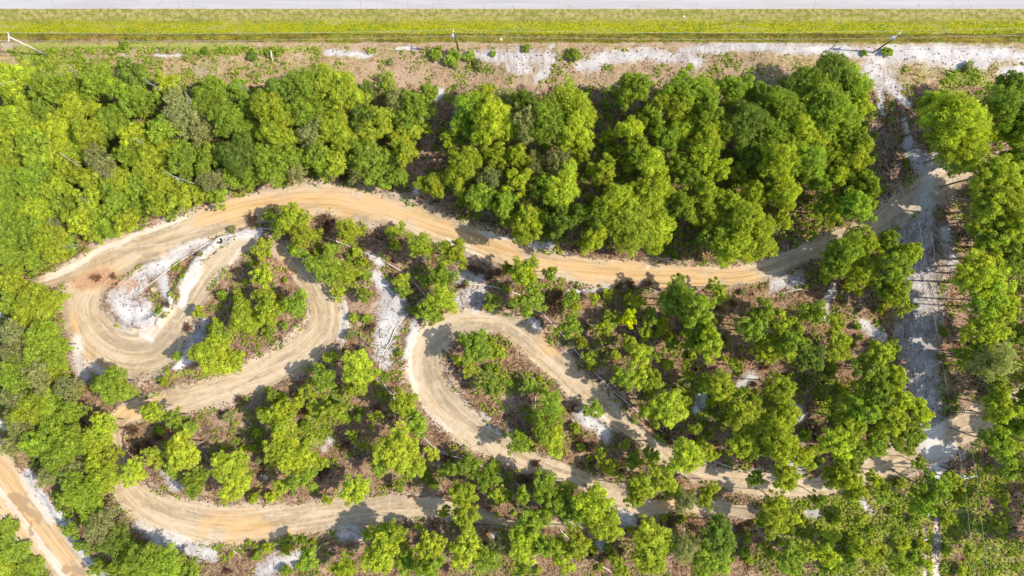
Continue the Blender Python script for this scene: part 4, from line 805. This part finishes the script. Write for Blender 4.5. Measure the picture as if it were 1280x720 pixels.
# ------------------------------------------------------------------ hoses lying on the ground
def hose(pts, label, r=0.085, lift=0.10):
    ln = smooth_line([(a, b, 0) for a, b in pts], 8); P_ = []
    for q in ln:
        x, y = PX(q[0], q[1]); P_.append(Vector((x, y, gz(x, y)+lift+0.12*math.sin(x*1.7))))
    o = link('hose', Tubes().tube(P_, r, 6).mesh('hose', M_hose)); tag(o, label, 'hose', 'pale hoses lying through the scrub')
hose([(172,365),(195,350),(215,334),(240,317),(262,303),(285,295),(310,289),(335,286),(362,288),(388,291),(410,298),(432,306),(455,316),(478,326),(500,338),(515,350),(527,364),(531,371),(520,382),(505,397),(494,412),(488,427),(478,442),(475,455),(476,468),(480,480),(490,493),(502,510),(516,528),(530,547),(545,560),(560,568),(580,573),(600,581),(620,590),(640,600),(655,611),(670,625),(680,637)],
     'long pale hose curving from the first hairpin past the white sand to the lower wood')
hose([(573,355),(590,355),(610,357),(630,362),(650,369),(668,381),(682,396),(700,415),(714,432),(730,450),(748,470),(765,487),(780,500),(800,517),(822,535),(845,552),(870,566),(895,577),(920,586),(945,591),(975,590),(1000,586),(1030,582)],
     'pale hose running diagonally over the right side of the second hairpin')
hose([(700,662),(718,680),(735,695),(760,712),(775,724)], 'short pale hose length in the trees at the bottom edge')

# ------------------------------------------------------------------ tyre, stump, post, logs, bare trunks
x, y = PX(276, 301); tz = gz(x, y)
tv = Tubes(); ring = [(math.cos(a)*0.42, math.sin(a)*0.42, 0.13) for a in np.linspace(0, 2*math.pi, 29)]
root = empty('old_tyre', (x, y, tz)); root.rotation_euler = (0.18, -0.1, 0); tag(root, 'small black tyre lying by the pale hose on the berm', 'tyre')
prof = [(0.26, 0.02), (0.36, 0.0), (0.47, 0.02), (0.50, 0.10), (0.47, 0.20), (0.36, 0.23), (0.26, 0.21), (0.30, 0.12)]
tv = Tubes(); n = 28
for a in range(n):
    for r_, z_ in prof: tv.v.append(Vector((math.cos(a*2*math.pi/n)*r_, math.sin(a*2*math.pi/n)*r_, z_)))
for a in range(n):
    for k in range(8): tv.f.append((a*8+k, ((a+1) % n)*8+k, ((a+1) % n)*8+(k+1) % 8, a*8+(k+1) % 8))
link('tyre_carcass', tv.mesh('tyre_carcass', M_rubber), root)
td = Tubes()
for a in range(24):
    t = a*2*math.pi/24; td.box((math.cos(t)*0.505, math.sin(t)*0.505, 0.11), 0.03, 0.07, 0.15, Matrix.Rotation(t, 3, 'Z'))
link('tread', td.mesh('tread', M_rubber, False), root)

x, y = PX(193.5, 362); z = gz(x, y); root = empty('tree_stump', (x, y, z)); tag(root, 'cut tan stump on the grey sand inside the first hairpin', 'stump')
s_ = Tubes(); m = 16
rad = lambda a, b: b*(1+0.12*math.sin(3*a)+0.06*math.sin(7*a))
lv = [(-.1, .78), (.08, .62), (.30, .50), (.48, .47)]
for zz, b in lv:
    for k in range(m): a = 2*math.pi*k/m; s_.v.append(Vector((math.cos(a)*rad(a, b), math.sin(a)*rad(a, b), zz)))
for i_ in range(3):
    for k in range(m): s_.f.append((i_*m+k, i_*m+(k+1) % m, (i_+1)*m+(k+1) % m, (i_+1)*m+k))
link('bark', s_.mesh('bark', M_bark), root)
c_ = Tubes()
for k in range(m): a = 2*math.pi*k/m; c_.v.append(Vector((math.cos(a)*rad(a, .46), math.sin(a)*rad(a, .46), .485)))
c_.f.append(tuple(range(m))); link('cut_face', c_.mesh('cut_face', mat_noise('cut_wood', (0.42, 0.31, 0.15), (0.55, 0.43, 0.24), 9), False), root)

def log(p0, p1, r, mat, name, label, cat, branches=0, lift=0.0, lift2=0.0, group=None, seed=1):
    rg_ = random.Random(seed); x0, y0 = PX(*p0, lift); x1, y1 = PX(*p1, lift2)
    a = Vector((x0, y0, gz(x0, y0)+r*0.7+lift)); b = Vector((x1, y1, gz(x1, y1)+r*0.5+lift2)); d = b-a; L = d.length
    root = empty(name, tuple(a)); tag(root, label, cat, group)
    side = Vector((-d.y, d.x, 0)).normalized(); pts = []
    for k in range(7):
        f = k/6; pts.append(d*f+side*L*0.03*math.sin(f*5+seed)+Vector((0, 0, 0.05*math.sin(f*4))))
    tk = link('trunk', Tubes().tube(pts, [r*(1-0.7*k/6) for k in range(7)], 8).mesh('trunk', mat), root)
    for k in range(branches):
        f = rg_.uniform(0.4, 0.95); o_ = d*f; sgn = 1 if k % 2 else -1; l = L*rg_.uniform(0.15, 0.4)*(1.2-f)
        e = o_+d.normalized()*l*0.7+side*sgn*l*0.7+Vector((0, 0, rg_.uniform(0.0, 0.5)))
        link('branch', Tubes().tube([o_, (o_+e)/2+Vector((0, 0, .06)), e], [r*0.4, r*0.28, r*0.1], 6).mesh('branch', mat), root)
LOGS = [
 ((145,534),(159,534),.22,M_redwood,'fallen_log','short brown log across the gap where the dirt lanes meet','log',1,0,0),
 ((221,701),(268,705),.20,M_redwood,'fallen_log','rust-brown fallen trunk below the lower-left track bend','log',3,0,0),
 ((112,652),(154,634),.13,M_pale,'bare_trunk','bleached bare trunk reaching out of the left wood to the lower track','dead tree',6,1.5,2.0),
 ((512,619),(562,620),.14,M_redwood,'fallen_log','thin brown log along the top edge of the lower track','log',3,0,0),
 ((555,585),(548,600),.08,M_pale,'fallen_log','pale short pole standing among brown litter above the lower track','log',1,0.3,2),
 ((595,655),(640,659),.12,M_redwood,'fallen_log','dark fallen limb at the shaded end of the lower track','log',4,0,0),
 ((882,519),(902,550),.10,M_bark,'fallen_log','thin grey log slanting through brown litter right of centre','log',2,0,0),
 ((668,496),(671,530),.10,M_pale,'fallen_log','upright-looking pale log in the second hairpin island','log',2,0,0),
 ((446,440),(462,417),.07,M_pale,'fallen_branch','forked pale branch left of the white sand patch','branch',4,0,0),
 ((1002,362),(962,368),.12,M_pale,'fallen_log','pale log on the litter right of the central pines','log',3,0,0),
 ((665,458),(655,468),.07,M_pale,'fallen_branch','pale branch lying on inner verge of the second hairpin','branch',3,0,0),
 ((560,250),(585,262),.09,M_redwood,'fallen_branch','brown limb lying at the woodland edge above the orange track','branch',5,0,0),
 ((422,215),(415,222),.06,M_pale,'fallen_branch','small pale branch at the crest of the upper track','branch',3,0,0),
 ((1000,586),(1035,582),.10,M_pale,'fallen_log','pale log above the shaded right part of lower track','log',2,0,0),
 ((750,495),(762,478),.06,M_pale,'bare_trunk','thin bare stem next to the diagonal hose','dead tree',4,0.5,3.0),
]
SN = [((22,100),(0,106),'leftmost, poking up at the left edge'),((88,82),(97,94),'by the dark gap near the top left'),((180,98),(200,112),'at the top edge above the olive crowns'),((218,105),(233,116),'left of the forked one by the verge'),
      ((232,116),(240,130),'forked, at the verge edge'),((298,105),(313,114),'nearest the roadside strip'),((74,192),(102,207),'long and pale in the left half'),((128,212),(138,221),'short, in the middle of the wood'),
      ((205,213),(243,231),'longest, just above the track edge'),((68,304),(95,311),'lowest, near the left end of the track'),((165,173),(180,178),'half buried under the middle crowns'),((100,246),(112,252),'tiny, left of centre'),((5,140),(18,150),'faint, close to the left edge')]
for k, (a, b, w) in enumerate(SN):
    log(a, b, .085, M_bark if k % 2 else M_pale, 'bare_trunk', f'bleached leafless trunk in upper-left woodland, {w}', 'dead tree', 7, 7.2, 8.6, 'leafless trunks in the upper-left woodland', 20+k)
for k, l in enumerate(LOGS): log(*l, seed=k+1)
for k, (bx, by, tx, ty, w) in enumerate([(1190,252,1215,247,'topmost'),(1196,285,1212,282,'second from top'),(1190,325,1215,320,'third from top'),(1192,341,1222,338,'lowest')]):
    log((bx, by), (tx, ty), .15, M_pale, 'leaning_trunk', f'grey bare trunk leaning out of the right-hand wood, {w} of four', 'dead tree', 3, 0.1, 7.5, 'grey trunks leaning out of the right-hand wood', 60+k)
x, y = PX(341, 79); z = gz(x, y); root = empty('marker_post', (x, y, z)); tag(root, 'short white post leaning on the roadside strip', 'post')
link('post_shaft', Tubes().tube([(0, 0, -.2), (0.1, .8, .75), (.16, 1.6, 1.3)], [.12, .115, .105], 10).mesh('post_shaft', M_polew), root)
link('post_cap', Tubes().tube([(.16, 1.6, 1.3), (.17, 1.68, 1.36)], [.135, .12], 10).mesh('post_cap', M_metal), root)
for k, (px, py, s, lb) in enumerate([(855, 21, .38, 'crumpled white litter on the grass verge'), (857, 40, .16, 'white scrap on the lower edge of the verge'), (296, 26, .14, 'tiny white scrap left on the verge'), (626, 48, .5, 'pale crumpled sheet at the ditch beside the roadside strip')]):
    x, y = PX(px, py); z = gz(x, y); r_ = np.random.default_rng(k+40); q = 7
    V = [(u*s/q-s/2+r_.normal(0, s*.04), w_*s*.8/q-s*.4+r_.normal(0, s*.04), abs(r_.normal(0, s*.16))+.12) for w_ in range(q+1) for u in range(q+1)]
    F = [(a+b*(q+1), a+1+b*(q+1), a+1+(b+1)*(q+1), a+(b+1)*(q+1)) for b in range(q) for a in range(q) if r_.random() > .12]
    me = bpy.data.meshes.new('paper_litter'); me.from_pydata(V, [], F); me.materials.append(M_litterw); o = link('paper_litter', me); o.location = (x, y, z); tag(o, lb, 'litter')
